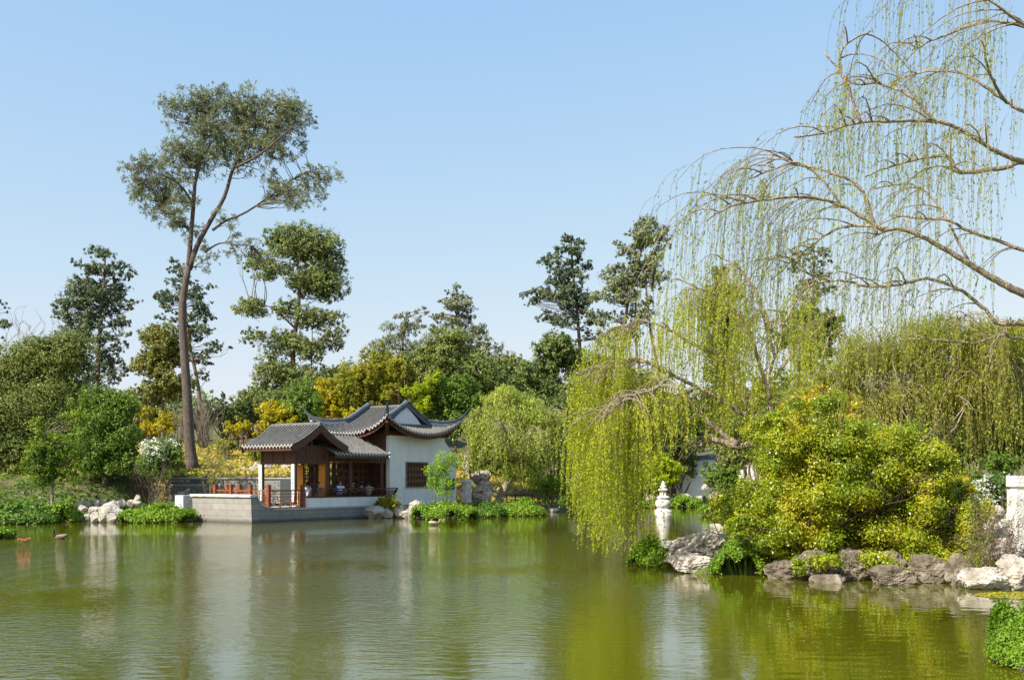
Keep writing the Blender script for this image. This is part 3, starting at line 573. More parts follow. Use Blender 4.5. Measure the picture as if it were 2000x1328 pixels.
# white blossom bush at right, its leaves and flowers
e = shrub('white_blossom_bush', 'white flowering bush beside the white balustrade pier at the right', 'shrub', 1940, 960, 30, 46, 32, L['cressdark'], .05, 2.4, 10)
fb = MB(); s = 30 / F; cen = P(1940, 958, 30)
for i in range(80):
    a = rng.uniform(0, 6.28); q = rng.random() ** .5; p0 = cen + np.array([math.cos(a) * q * 48 * s, -abs(rng.normal(.5, .35)) * 34 * s, (math.sin(a) * q * 30 + 4) * s])
    pp = p0 + rng.normal(0, .05, (22, 3)) * [1.5, 1, .6]; quads(fb, pp, np.zeros((22, 3)) + [0, -.4, .8], .028, .022, .6)
fb.build('blossom', L['white'], e, loc=e.location)
# maple in front of the white wall: two slim stems
c = blob(850, 925, 24, 24, 6) + blob(872, 905, 26, 20, 6) + blob(862, 950, 30, 20, 5)
tree('wall_maple', 'slim bright green maple in front of the white hall wall', 'maple tree', 55.6, [(871, 985), (872, 950), (866, 900)], .05, c, L['bright'], .05, .75, .6, .5, 'bark', forks=[(.04, [(850, 985), (850, 940), (846, 905)])], lump=.5)
# ground cover on the slope
gc = MB(); n = 52000
px = rng.uniform(-34, 2, n); py = rng.uniform(57.8, 96, n); z = ground(px, py); pat = fbm(np.stack([px * .35, py * .35, px * 0], -1), 31, 3)
k = (pat + rng.normal(0, .25, n) > -.12); p = np.stack([px, py, z + .06 + .16 * rng.random(n)], -1)[k]
quads(gc, p, np.zeros((len(p), 3)) + [0, -.5, .8], .16, .06, .8)
tag(gc.build('ground_cover', L['hill']), 'low yellow green planting covering the slope behind the pavilion', 'ground cover', kind='stuff')
gc = MB(); n = 46000
px = np.concatenate([rng.uniform(-45, -16, n // 2), rng.uniform(4, 30, n // 2)]); py = np.concatenate([rng.uniform(46, 62, n // 2), rng.uniform(20, 90, n // 2)]); z = ground(px, py)
pat = fbm(np.stack([px * .5, py * .5, px * 0], -1), 41, 3); k = (z > .15) & ((pat > .0) | ((px < -16) & (pat > -.75))); p = np.stack([px, py, z + .05 + .1 * rng.random(n)], -1)[k]  # thicker dark leaves on the left bank imitate the shade under the trees
quads(gc, p, np.zeros((len(p), 3)) + [0, 0, .8], .11, .05, .8)
tag(gc.build('grass', L['cressdark']), 'low green ground plants along the banks', 'ground cover', kind='stuff')
# far wood closing the horizon
gc = MB()
for i in range(90):
    a = rng.uniform(-62, 62); D = rng.uniform(190, 300); x = math.tan(R(a)) * D * .9
    if -.31 * D < x < -.22 * D: D += 60
    z = gz(x, D); rad = np.array([rng.uniform(7, 12), rng.uniform(7, 12), rng.uniform(3, 5.5)])
    p, o = clump_pts(np.array([x, D, z + rad[2] * .7]), rad, 700, .3); quads(gc, p, o, .8, .5, .7)
tag(gc.build('far_wood', L['darkoak']), 'distant wood closing the view behind the garden', 'wood', kind='stuff')

# ------------------------------------------------------------------ willows
def strands(sb, lb, A, Ls, out, leaf, gap, r=.004, arch=.25, S=9, start=.12, wd=.16, sway=.05):
    """hanging twigs: A (k,3) anchors, Ls lengths, out (k,3) horizontal push; leaves along them"""
    k = len(A); t = np.linspace(0, 1, S)
    h = (1 - np.exp(-3.2 * t))[None, :, None] * out[:, None]
    z = (arch * np.sin(np.clip(t * 3.2, 0, math.pi)) * np.linalg.norm(out, axis=1)[:, None] - Ls[:, None] * t ** 1.25)
    sw = sway * Ls[:, None, None] * np.cumsum(rng.normal(0, .25, (k, S, 3)), 1) * t[None, :, None] * [1, 1, 0]
    p = A[:, None] + h + sw; p[..., 2] += z
    th = np.arange(3) * 2 * math.pi / 3; ring = np.stack([np.cos(th), np.sin(th), 0 * th], -1)
    rad = (r * (1 - .6 * t))[None, :, None, None] * np.ones((k, 1, 1, 1))
    v = p[:, :, None] + ring[None, None] * rad
    b = (np.arange(k) * S * 3)[:, None, None]; i = (np.arange(S - 1) * 3)[None, :, None]; j = np.arange(3)[None, None]
    f = np.stack([b + i + j, b + i + 3 + j, b + i + 3 + (j + 1) % 3, b + i + (j + 1) % 3], -1).reshape(-1, 4)
    sb.add(v.reshape(-1, 3), f)
    nl = np.maximum(1, (Ls * (1 - start) / gap).astype(int)); idx = np.repeat(np.arange(k), nl)
    u = start + (1 - start) * rng.random(len(idx)); g = u * (S - 1); g0 = np.minimum(g.astype(int), S - 2); fr = (g - g0)[:, None]
    c = p[idx, g0] * (1 - fr) + p[idx, g0 + 1] * fr
    d = rng.normal(0, 1, (len(idx), 3)) * [1, 1, .3]; d /= np.linalg.norm(d, axis=1)[:, None]
    ax = d * .55 + [0, 0, -.75]; c = c + ax * leaf * .8
    quads(lb, c, np.cross(ax, rng.normal(0, 1, (len(idx), 3))), leaf, leaf * wd * 1.6, .25, up=ax)
    return p
def willow(name, label, D, trunk, r0, limbs, subs, leafm, leaf, gap, sub_len, hang, dens, bark='bark_willow', left=-.4, r=.005, sr=.02, sway=.05, wd=.16, ylim=None, clumps=(), cleaf=.1):
    """limbs: [(r, [(px, py, dD)..])]; thin arching side shoots leave the limbs and carry hanging twigs"""
    tp = np.array([P(x, y, D + (q[0] if q else 0)) for x, y, *q in trunk]); g = gz(tp[0][0], tp[0][1]); tp[0][2] = g - .2
    base = (tp[0][0], tp[0][1], g); e = thing(name, label, 'willow tree', base)
    tb, sb, lb = MB(), MB(), MB(); tp = smooth_line(tp, 4); tb.tube(tp, np.linspace(r0, r0 * (.22 if name == 'overhanging_willow' else .7), len(tp)) * (1 + .4 * np.exp(-np.linspace(0, 12, len(tp)))), 12)
    for lr, pts, *opt in limbs:
        lr = lr * LR[name]
        q = smooth_line([P(x, y, D + (z[0] if z else 0)) for x, y, *z in pts], 6)
        q = q + rng.normal(0, .005, q.shape) * D / 14
        tb.tube(q, np.linspace(lr, max(lr * .22, .01), len(q)) , 9)
        ns = opt[0] if opt else subs; s0 = opt[1] if len(opt) > 1 else .15; hg = opt[2] if len(opt) > 2 else hang
        for i in range(ns):
            f = s0 + (1 - s0) * rng.random(); a = q[int(f * (len(q) - 1))]
            dr = q[min(len(q) - 1, int(f * (len(q) - 1)) + 1)] - q[max(0, int(f * (len(q) - 1)) - 1)]; dr /= np.linalg.norm(dr) + 1e-6
            az = rng.uniform(0, 2 * math.pi); h = np.array([math.cos(az) + left, math.sin(az), 0]) + dr * .8; h[2] = 0; h /= np.linalg.norm(h) + 1e-6
            Lh = sub_len * rng.uniform(.35, 1.2); t = np.linspace(0, 1, 8)[:, None]; up = rng.uniform(.15, .8)
            p = a + h * Lh * t + np.array([0, 0, 1]) * (up * Lh * t - (up + rng.uniform(.25, .7)) * Lh * t * t) + np.cumsum(rng.normal(0, .02 * Lh, (8, 3)), 0) * t
            tb.tube(p, np.linspace(sr, sr * .25, 8), 5)
            m_ = max(1, int(dens * Lh * rng.uniform(.5, 1.4)))
            an = p[rng.integers(2, 8, m_)] + rng.normal(0, .03, (m_, 3))
            Ls = np.array([rng.uniform(*hg) for _ in range(m_)])
            Ls = np.minimum(Ls, np.maximum(.3, an[:, 2] - .15))
            if ylim is not None:     # how far down this willow's twigs reach, along its width
                pxa = 1000 + F * an[:, 0] / an[:, 1]; yb = ylim(pxa) - rng.uniform(0, 90, m_); zb = EYE + (HY - yb) / F * an[:, 1]
                Ls = np.minimum(Ls, an[:, 2] - zb); kk = (Ls > .25) & (pxa > 1098 + rng.uniform(0, 30, m_))
                if not kk.any(): continue
                an, Ls = an[kk], Ls[kk]; m_ = len(an)
            oo = h * rng.uniform(.05, .45, (m_, 1)) + rng.normal(0, .12, (m_, 3)) * [1, 1, 0]
            strands(sb, lb, an, Ls, oo, leaf, gap, r, sway=sway, wd=wd)
    for cx, cy, rx, ry in clumps:
        cen = P(cx, cy, D); k_ = D / F; cen[1] += rng.uniform(-.5, .5) * rx * k_; r3 = np.array([rx * k_, rx * k_, ry * k_])
        p, o = clump_pts(cen, r3, int(1.6 * math.pi * r3[0] * r3[2] / (cleaf * cleaf * .3)), .5, 8, .25); quads(lb, p, o * .5, cleaf, cleaf * .24, .7, up=np.array([[0, 0, -1.]]))
        q = limb(tb, tp[-1] if name == 'small_willow' else base + np.array([0, 0, .3 * (cen[2] - base[2])]), cen, r0 * .2, r0 * .06, .1)
    tb.build('trunk', M[bark], e, True, loc=base); sb.build('twig', M['twig_willow'], e, loc=base); lb.build('crown', leafm, e, loc=base)
    return e
rng = np.random.default_rng(21)
LR = {'overhanging_willow': .48, 'trailing_willow': .68, 'bank_willow': .6, 'small_willow': .7}
L['willownear'] = leafmat('young_willow_leaves', [(.20, .27, .02), (.30, .38, .03), (.44, .48, .04)], .5)
willow('overhanging_willow', 'huge willow at the right whose bare arching limbs and thin hanging twigs cross the sky', 13,
       [(2300, 1130, 2), (2270, 900, 2), (2240, 720, 1.5), (2215, 560, 1.2), (2200, 400, .9), (2190, 250, .6), (2175, 100, .2), (2165, -20, 0)], .30,
       [(.125, [(2232, 690, 1.4), (2120, 630, .5), (2000, 575), (1946, 547), (1892, 515), (1838, 482), (1784, 455), (1740, 447), (1708, 462)], 4, .5, (1, 2.2)),
        (.05, [(1712, 458), (1700, 415), (1685, 375), (1660, 352), (1630, 340), (1570, 322, .4), (1530, 310, .6), (1480, 325, .8)], 9, .3),
        (.055, [(1725, 450), (1690, 428), (1650, 404), (1600, 388), (1540, 385, -.3), (1490, 392, -.5), (1430, 402, -.8), (1380, 430, -1)], 17, .25),
        (.045, [(1735, 446), (1670, 440, .3), (1620, 455, .5), (1560, 500, .8), (1505, 548, 1)], 9, .2),
        (.035, [(1640, 398), (1610, 355), (1580, 330), (1540, 322), (1460, 350)], 7, .3),
        (.085, [(2200, 400, .9), (2120, 330, .6), (2000, 318), (1960, 328), (1875, 337), (1860, 318), (1845, 305), (1800, 310), (1740, 325), (1690, 345)], 9, .4),
        (.075, [(2200, 410, .9), (2110, 345, .3), (2000, 315, -.4), (1965, 305, -.5), (1920, 280, -.6), (1870, 250, -.7), (1820, 237, -.8), (1750, 237, -1), (1680, 240, -1.1), (1600, 262, -1.2), (1550, 268, -1.3)], 14, .3),
        (.065, [(2192, 300, .7), (2080, 245, 1), (2000, 220, 1), (1960, 195, 1), (1910, 160, 1), (1860, 140, 1.2), (1800, 142, 1.4), (1740, 160, 1.6)], 9, .3),
        (.045, [(1965, 200, 1), (1940, 160), (1925, 115, -.5), (1922, 50, -.5)], 3),
        (.05, [(2180, 160, .3), (2080, 80, 0), (2000, 52), (1930, 42), (1860, 65), (1800, 90), (1760, 130)], 9, .3),
        (.04, [(1680, 240, -1.1), (1660, 180, -1.1), (1640, 130, -1.1), (1650, 90, -1.2), (1700, 60, -1.2)], 4, .3),
        (.04, [(1830, 240, -.8), (1780, 190, -.8), (1720, 165, -.6), (1660, 160, -.6), (1610, 100, -.6)], 6, .3),
        (.07, [(2216, 580, 1.2), (2090, 520, .6), (2000, 490, .5), (1960, 475, .5), (1900, 455, .5), (1850, 430, .5), (1800, 427, .6), (1740, 420, .7)], 8, .3),
        (.065, [(2243, 740, 1.5), (2110, 655, .5), (2000, 633), (1950, 632), (1925, 605), (1880, 570), (1820, 545), (1760, 555), (1700, 560), (1640, 548), (1590, 555), (1555, 580)], 11, .4, (.5, 1.5)),
        (.045, [(2250, 790, 1.7), (2090, 690, .5), (1990, 662), (1950, 655), (1900, 670), (1850, 665), (1770, 662)], 4, .4, (.3, .9)),
        (.06, [(2167, 0, 0), (2060, -60, 0), (1960, -80, 0), (1860, -70, 0), (1780, -40, 0)], 12, .2),
        (.05, [(2176, 130, .2), (2060, 90, -1), (1960, 20, -1.5), (1880, -30, -1.5)], 8, .2),
        (.04, [(1895, 517), (1860, 450, .5), (1830, 400, .8), (1780, 360, 1), (1700, 370, 1)], 6, .3)],
       6, L['willownear'], .026, .05, 1.25, (.4, 2.0), 8, left=-.45, r=.0028, sr=.010, sway=.045)
# middle willow on the right bank: trailing curtain over the water
willow('trailing_willow', 'willow leaning over the pond whose dense yellow green curtain almost touches the water', 25,
       [(1545, 1010, 1), (1545, 950, .5), (1535, 905), (1505, 885)], .22,
       [(.17, [(1515, 890), (1480, 868), (1440, 872), (1405, 862), (1385, 862), (1360, 872), (1330, 850), (1300, 835)], 10, .4, (.5, 1.0)),
        (.13, [(1440, 870), (1400, 838), (1370, 810), (1335, 785), (1290, 765), (1240, 770), (1205, 790)], 30, .35, (1.8, 4.2)),
        (.11, [(1500, 880), (1480, 830), (1440, 800), (1380, 765), (1310, 730), (1250, 705), (1210, 715), (1180, 745)], 50, .4, (2.2, 4.8)),
        (.10, [(1535, 905), (1520, 850), (1500, 780), (1505, 720), (1525, 660), (1520, 600)], 14, .3, (.8, 2.2)),
        (.08, [(1505, 780), (1480, 700), (1460, 640), (1420, 590), (1360, 560), (1320, 545)], 18, .3, (.8, 2.2)),
        (.09, [(1500, 870), (1460, 790), (1420, 720), (1385, 650), (1375, 600), (1380, 540)], 14, .3, (.8, 2.2)),
        (.07, [(1400, 690), (1350, 670), (1300, 640), (1260, 630), (1220, 650)], 22, .3, (1., 2.4)),
        (.07, [(1390, 840), (1340, 790), (1280, 800), (1220, 830)], 22, .4, (1.6, 3.4)),
        (.08, [(1310, 730), (1280, 760, -1.5), (1240, 770, -2), (1210, 790, -2.5), (1180, 820, -2.5)], 40, .15, (1.8, 4.0)),
        (.08, [(1300, 725), (1250, 700, 1.5), (1210, 710, 2), (1180, 750, 2)], 30, .3, (2.0, 4.2)),
        (.07, [(1510, 740), (1550, 690), (1600, 640), (1640, 600)], 10, .2, (.6, 2.)),
        (.07, [(1510, 650), (1470, 560), (1440, 520), (1400, 500)], 12, .3, (.8, 2.2)), (.06, [(1515, 700), (1490, 620), (1470, 560)], 12, .2, (1.2, 3)), (.06, [(1525, 640), (1560, 580), (1580, 540)], 9, .2, (.8, 2.4)), (.06, [(1480, 830), (1450, 760), (1440, 700)], 14, .2, (.8, 1.6))],
       12, L['willow'], .034, .033, 1.0, (1, 3), 9, left=-.35, r=.004, sr=.016, sway=.04, wd=.24, ylim=lambda x: np.interp(x, [1100, 1130, 1160, 1255, 1275, 1400, 1440, 1600], [960, 990, 1085, 1085, 900, 880, 930, 900]))
willow('bank_willow', 'tangled olive willow with pale bare trunks behind the golden bush', 42,
       [(1765, 960), (1765, 880), (1758, 830), (1750, 790)], .18,
       [(.14, [(1760, 850), (1750, 780), (1740, 720), (1720, 660), (1690, 620)], 16, .2, (1, 3)), (.12, [(1790, 900), (1820, 820), (1860, 760), (1900, 720), (1940, 700)], 18, .2, (1.5, 4)),
        (.12, [(1755, 800), (1790, 720), (1830, 660), (1880, 620), (1930, 610)], 18, .2, (1.5, 4)), (.10, [(1750, 800), (1700, 760), (1650, 740), (1610, 760)], 20, .2, (1, 3)),
        (.10, [(1650, 900), (1640, 820), (1600, 740), (1620, 660), (1640, 640)], 18, .2, (1, 3)), (.10, [(1860, 760), (1900, 680), (1960, 640), (2040, 620)], 22, .1, (2, 4.5)), (.1, [(1940, 700), (2000, 720), (2080, 760)], 16, .1, (2, 4)),
        (.07, [(1750, 800), (1735, 740), (1700, 680), (1690, 640)], 4), (.07, [(1810, 840), (1850, 760), (1890, 690)], 4), (.06, [(1820, 830), (1870, 800), (1930, 770), (1960, 755)], 4), (.06, [(1750, 780), (1780, 700), (1790, 640)], 4), (.06, [(1640, 800), (1680, 760), (1730, 730)], 3)],
       20, L['willow2'], .065, .075, 2.0, (.5, 2.6), 6, left=0, r=.007, sr=.025, sway=.10, wd=.25, cleaf=.075,
       clumps=[c_ for q in [(1700, 700, 60, 50, 6), (1780, 680, 60, 50, 6), (1860, 660, 60, 50, 6), (1640, 760, 44, 50, 5), (1800, 780, 60, 50, 6), (1950, 680, 60, 60, 6), (1720, 800, 50, 40, 5), (1900, 760, 50, 50, 5)] for c_ in blob(*q, k=.4)])

willow('small_willow', 'small light green willow with crooked trunk and feathery drooping head right of the hall', 64.5,
       [(968, 980), (985, 955), (1000, 928), (1006, 900)], .27,
       [(.16, [(1003, 915), (985, 870), (955, 830), (925, 810)], 40, .3), (.16, [(1004, 905), (1010, 850), (1000, 800), (990, 775)], 60, .25), (.16, [(1006, 900), (1040, 850), (1065, 810), (1085, 800)], 46, .3),
        (.12, [(1003, 890), (970, 880), (935, 870), (910, 880)], 40, .3), (.12, [(1006, 890), (1050, 880), (1090, 880)], 40, .3), (.12, [(1008, 870), (1030, 820), (1040, 790)], 40, .3), (.12, [(1000, 870), (970, 820), (960, 780)], 40, .3),
        (.12, [(1004, 900, 0), (990, 850, -2.5), (975, 815, -3.5)], 36, .3), (.12, [(1004, 900, 0), (1025, 860, -2.5), (1045, 835, -3.5)], 36, .3)],
       20, L['willow3'], .08, .085, 1.1, (.3, 1.3), 6, left=0, r=.008, sr=.02, sway=.10, wd=.26, cleaf=.11,
       clumps=[c_ for q in [(990, 782, 50, 26, 8), (1000, 850, 90, 60, 10), (945, 820, 34, 30, 5), (1030, 815, 50, 34, 8), (975, 860, 56, 36, 9), (1050, 870, 40, 44, 7), (1010, 910, 66, 34, 9), (945, 890, 34, 34, 5), (1075, 840, 26, 34, 4), (925, 850, 22, 26, 3)] for c_ in blob(*q[:4], q[4] + 2, k=.33)])

# ------------------------------------------------------------------ the pavilion on its boat shaped terrace
BC = (-12.37, 48.8, 0.0); BR = math.atan2(.829, .559)
def bworld(a, b, z=0): return (BC[0] + .559 * a - .829 * b, BC[1] + .829 * a + .559 * b, z)
def brickmat(name, c1, c2, mortar, sc, w_=.5, h_=.25, rough=.85):
    m = bpy.data.materials.new(name); m.use_nodes = True; nt = m.node_tree; b = nt.nodes['Principled BSDF']; b.inputs['Roughness'].default_value = rough
    tc = N(nt, 'TexCoord'); sx = N(nt, 'SeparateXYZ'); nt.links.new(tc.outputs['Object'], sx.inputs[0])
    ad = N(nt, 'Math', operation='ADD'); nt.links.new(sx.outputs[0], ad.inputs[0]); nt.links.new(sx.outputs[1], ad.inputs[1])
    cb = N(nt, 'CombineXYZ'); nt.links.new(ad.outputs[0], cb.inputs[0]); nt.links.new(sx.outputs[2], cb.inputs[1])
    br = N(nt, 'TexBrick'); br.inputs['Color1'].default_value = (*c1, 1); br.inputs['Color2'].default_value = (*c2, 1); br.inputs['Mortar'].default_value = (*mortar, 1)
    br.inputs['Scale'].default_value = sc; br.inputs['Mortar Size'].default_value = .012; br.inputs['Brick Width'].default_value = w_; br.inputs['Row Height'].default_value = h_
    nt.links.new(cb.outputs[0], br.inputs['Vector'])
    no = N(nt, 'TexNoise'); no.inputs['Scale'].default_value = 3; no.inputs['Detail'].default_value = 10; nt.links.new(tc.outputs['Object'], no.inputs['Vector'])
    mr = N(nt, 'MapRange'); mr.inputs[3].default_value = .7; mr.inputs[4].default_value = 1.2; nt.links.new(no.outputs[0], mr.inputs[0])
    mx = N(nt, 'Mix', data_type='RGBA', blend_type='MULTIPLY'); mx.inputs[0].default_value = 1; nt.links.new(br.outputs[0], mx.inputs[6]); nt.links.new(mr.outputs[0], mx.inputs[7])
    # damp algae stained band just over the waterline
    wl = N(nt, 'MapRange'); wl.inputs[1].default_value = .05; wl.inputs[2].default_value = .20; wl.inputs[3].default_value = .42; wl.inputs[4].default_value = 1
    wz = N(nt, 'Math', operation='MULTIPLY_ADD'); wz.inputs[1].default_value = -.22; nt.links.new(no.outputs[0], wz.inputs[0]); nt.links.new(sx.outputs[2], wz.inputs[2]); wz2 = N(nt, 'Math', operation='ADD'); wz2.inputs[1].default_value = .11; nt.links.new(wz.outputs[0], wz2.inputs[0]); nt.links.new(wz2.outputs[0], wl.inputs[0])
    m3 = N(nt, 'Mix', data_type='RGBA', blend_type='MULTIPLY'); m3.inputs[0].default_value = 1; nt.links.new(mx.outputs[2], m3.inputs[6]); nt.links.new(wl.outputs[0], m3.inputs[7]); mx = m3
    nt.links.new(mx.outputs[2], b.inputs['Base Color'])
    bp = N(nt, 'Bump'); bp.inputs['Strength'].default_value = .5; bp.inputs['Distance'].default_value = .01; nt.links.new(br.outputs['Fac'], bp.inputs['Height']); bp.invert = True
    nt.links.new(bp.outputs[0], b.inputs['Normal']); return m
M['ashlar'] = brickmat('grey_ashlar', (.235, .225, .20), (.285, .272, .243), (.18, .17, .155), 1, 1.1, .3)
M['grey_stone'] = mat('grey_stone', (.33, .32, .30), .8, [(.45, .44, .41)], 3, .3, 15)
M['paving'] = mat('deck_paving', (.38, .35, .30), .8, [(.46, .42, .36)], 3, .2, 12)
DZ = .62
te = thing('stone_terrace', 'grey ashlar boat shaped stone terrace rising from the pond under the pavilion', 'terrace', BC, BR)
m = MB()
prof = [(0.0, -.9), (-.10, 1.22), (.30, 1.22), (.36, 1.10), (.48, .93), (.68, .80), (.98, .71), (1.4, .66), (2.2, DZ - .02), (12.6, DZ - .02), (12.6, -.9)]
m.prism(prof[::-1], lambda u, q, t: (u, t, q), 0, .34); m.prism(prof[::-1], lambda u, q, t: (u, t, q), 3.92, 4.26)
m.box(-.02, 12.5, .34, 3.92, -.9, DZ - .03)
m.prism([(0.0, -.9), (-.10, 1.22), (.26, 1.22), (.26, -.9)][::-1], lambda u, q, t: (u, t, q), .34, 3.92)
m.build('hull', M['ashlar'], te)
m = MB()   # coping: flat slab over the stern and swept moulding down the side
for y0, y1 in ((-.05, .36), (3.90, 4.31)):
    cp = smooth_line([(.28, 0, 1.24), (.36, 0, 1.12), (.47, 0, .95), (.67, 0, .82), (.97, 0, .73), (1.4, 0, .68), (2.2, 0, DZ + .005), (12.6, 0, DZ + .005)], 4)
    g = []
    for sgn in (-.055, .035):
        g.append(cp + [0, 0, sgn])
    vv = [[(*q[[0]], y0, q[2]) for q in g[0]], [(*q[[0]], y0, q[2]) for q in g[1]], [(*q[[0]], y1, q[2]) for q in g[1]], [(*q[[0]], y1, q[2]) for q in g[0]]]
    vv.append(vv[0]); m.grid(np.array(vv, float))
m.build('coping', M['grey_stone'], te)
m = MB(); m.prism([(-.18, 1.225), (-.20, 1.30), (-.17, 1.345), (.28, 1.345), (.34, 1.30), (.32, 1.225)][::-1], lambda u, q, t: (u, t, q), -.06, 4.32); m.build('stern_coping', M['white_stone'], te)
m = MB(); m.box(.32, 12.4, .36, 3.90, DZ - .03, DZ); m.build('deck', M['paving'], te)

pv = thing('lakeside_pavilion', 'Chinese pavilion with dark upturned tiled roofs, brown timber porch and white end wall', 'pavilion', BC, BR)
T = [M['tile'], M['tile_light'], M['wood'], M['tile_pan']]
def ribbed(mb, lines, rad=.065, drip=True, th=.10):
    """tiled slope: lines run from ridge to eave (equal counts); pan surface, half round rib along each line, drip tiles and soffit"""
    Lx = [np.asarray(q, float) for q in lines]
    g = np.array(Lx); mb.grid(g, 3); mb.grid(g - [0, 0, th], 2)
    ed = np.stack([g[:, -1], g[:, -1] - [0, 0, th]], 1); mb.grid(ed, 2)
    for i, q in enumerate(Lx):
        mb.tube(q + [0, 0, rad * .45], rad, 6, 0)
        if drip:
            e_ = q[-1]; d = q[-1] - q[-2]; d[2] = 0; d /= np.linalg.norm(d); s_ = np.array([-d[1], d[0], 0])
            th_ = np.arange(8) * math.pi / 4
            c0 = e_ + d * .03 + [0, 0, rad * .3]
            v = [c0 + s_ * math.cos(t) * rad * 1.0 + np.array([0, 0, 1]) * math.sin(t) * rad * 1.0 for t in th_]
            mb.add(v, [list(range(8))], 1)
            if i + 1 < len(Lx):
                n_ = Lx[i + 1][-1]; mid = (e_ + n_) / 2; o_ = d * .025
                mb.add([e_ * .8 + n_ * .2 + o_, e_ * .2 + n_ * .8 + o_, e_ * .35 + n_ * .65 + o_ - [0, 0, .10], mid + o_ - [0, 0, .15], e_ * .65 + n_ * .35 + o_ - [0, 0, .10]], [[0, 1, 2, 3, 4]], 1)
def pcurve(t): return .62 * t + .38 * t * t
# porch roof: ridge along b
rf = MB(); A0, hw, b0, b1, zr, ze = 4.2, 1.98, -.34, 3.2, 4.86, 3.76
for sg in (-1, 1):
    ls = []
    for b in np.linspace(b0, b1, 16):
        t = np.linspace(0, 1, 9); ls.append(np.stack([A0 + sg * hw * t, b + 0 * t, ze + (zr - ze) * pcurve(1 - t)], -1))
    ribbed(rf, ls)
rf.tube([(A0, b, zr + .03) for b in np.linspace(b0 - .03, b1, 6)], .10, 8, 0)
porch = rf.build('porch_roof', T, pv)
m = MB()
for b in (b0 - .05, b1):
    for sg in (-1, 1):      # broad barge boards following the slope
        t = np.linspace(0, 1, 9); top = np.stack([A0 + sg * (hw + .02) * t, 0 * t, ze + (zr - ze) * pcurve(1 - t) - .05], -1)
        low = top - [0, 0, .34]; low[:, 2] += .05 * t
        o = [[p + [0, b, 0] for p in top], [p + [0, b, 0] for p in low], [p + [0, b + .06, 0] for p in low], [p + [0, b + .06, 0] for p in top], [p + [0, b, 0] for p in top]]
        m.grid(o)
for sg in (-1, 1):          # eave boards
    x = A0 + sg * (hw - .06); m.box(min(x, x - sg * .06), max(x, x - sg * .06), b0 + .02, b1 - .01, ze - .26, ze - .10)
m.build('barge_board', M['wood'], porch)
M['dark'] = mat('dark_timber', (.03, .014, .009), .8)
m = MB()     # open truss in the gable
for b in (.32, 2.68):
    m.box(A0 - 1.2, A0 + 1.2, b - .06, b + .06, 3.62, 3.78); m.box(A0 - .06, A0 + .06, b - .05, b + .05, 3.78, 4.55); m.box(A0 - .55, A0 + .55, b - .05, b + .05, 4.15, 4.27)
m.bar((A0, b0 + .05, 4.62), (A0, b1 - .05, 4.62), .12); m.bar((A0 - .9, b0 + .05, 4.14), (A0 - .9, b1, 4.14), .1); m.bar((A0 + .9, b0 + .05, 4.14), (A0 + .9, b1, 4.14), .1)
m.bar((A0 - 1.2, b0 + .05, 3.95), (A0 - 1.2, b1, 3.95), .12); m.bar((A0 + 1.2, b0 + .05, 3.95), (A0 + 1.2, b1, 3.95), .12)
m.build('roof_truss', M['wood'], pv)
m = MB()     # coffered ceiling
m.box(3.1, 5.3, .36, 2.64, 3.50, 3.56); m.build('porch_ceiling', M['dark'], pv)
# columns of the porch and the gallery
cols = [(3.07, .32), (3.07, 2.68), (5.36, .32), (5.36, 2.68), (7.1, .32), (9.6, .32), (7.1, 2.68), (9.6, 2.68)]
for a, b in cols:
    c = MB(); c.lathe([(.105, DZ), (.10, 3.2), (.095, 3.62)], (a, b, 0), 14); co = c.build('column', M['wood'], pv, True)
    c = MB(); c.lathe([(.0, DZ + .16), (.12, DZ + .16), (.165, DZ + .10), (.165, DZ + .03), (.14, DZ)], (a, b, 0), 14); c.build('column_base', M['grey_stone'], co, True)
M['couplet'] = mat('pale_couplet_board', (.50, .53, .52), .6, [(.60, .63, .62)], 4)
for a, b in cols[:2]:
    c = MB(); c.box(a - .165, a - .105, b - .11, b + .11, .95, 2.84); bo = c.build('couplet_board', M['couplet'], pv)
    c = MB(); c.box(a - .1665, a - .1655, b - .09, b + .09, 1.2, 2.75, 1)
    for i in range(6):       # small carved dark strokes down the board
        zz = 2.62 - i * .25
        for k in range(4):
            y_ = b - .05 + .1 * rng.random(); z_ = zz + rng.uniform(-.07, .07)
            c.box(a - .170, a - .1655, y_ - (.04 if k % 2 else .008), y_ + (.04 if k % 2 else .008), z_ - (.008 if k % 2 else .05), z_ + (.008 if k % 2 else .05))
    c.build('carved_strokes', [M['dark'], M['couplet']], bo)
# frieze with recessed panels round the porch
def frieze(name, p0, p1, z0, z1, n, nrm):
    p0 = np.array(p0, float); p1 = np.array(p1, float); d = (p1 - p0); Lf = np.linalg.norm(d); d /= Lf; nv = np.array(nrm, float)
    f = MB(); 
    def slab(s0, s1, za, zb, t0, t1, mi):
        q = [p0 + d * s0 + nv * t0, p0 + d * s1 + nv * t0, p0 + d * s1 + nv * t1, p0 + d * s0 + nv * t1]
        f.add([(x, y, za) for x, y in q] + [(x, y, zb) for x, y in q], [(0, 3, 2, 1), (4, 5, 6, 7), (0, 1, 5, 4), (1, 2, 6, 5), (2, 3, 7, 6), (3, 0, 4, 7)], mi)
    slab(0, Lf, z0, z1, -.03, .02, 0)
    slab(0, Lf, z0, z0 + .13, .02, .07, 1); slab(0, Lf, z1 - .08, z1, .02, .07, 1)
    for i in range(n + 1):
        c0 = i * Lf / n; slab(max(0, c0 - .045), min(Lf, c0 + .045), z0 + .13, z1 - .08, .02, .06, 1)
        if i < n: slab(c0 + .14, c0 + Lf / n - .14, z0 + .2, z1 - .15, .02, .035, 1)
    return f.build(name, [M['wood_panel'], M['wood']], pv)
M['wood_panel'] = mat('panel_wood', (.10, .045, .028), .55, [(.15, .07, .042)], 3, .3, 10, spec=.4)
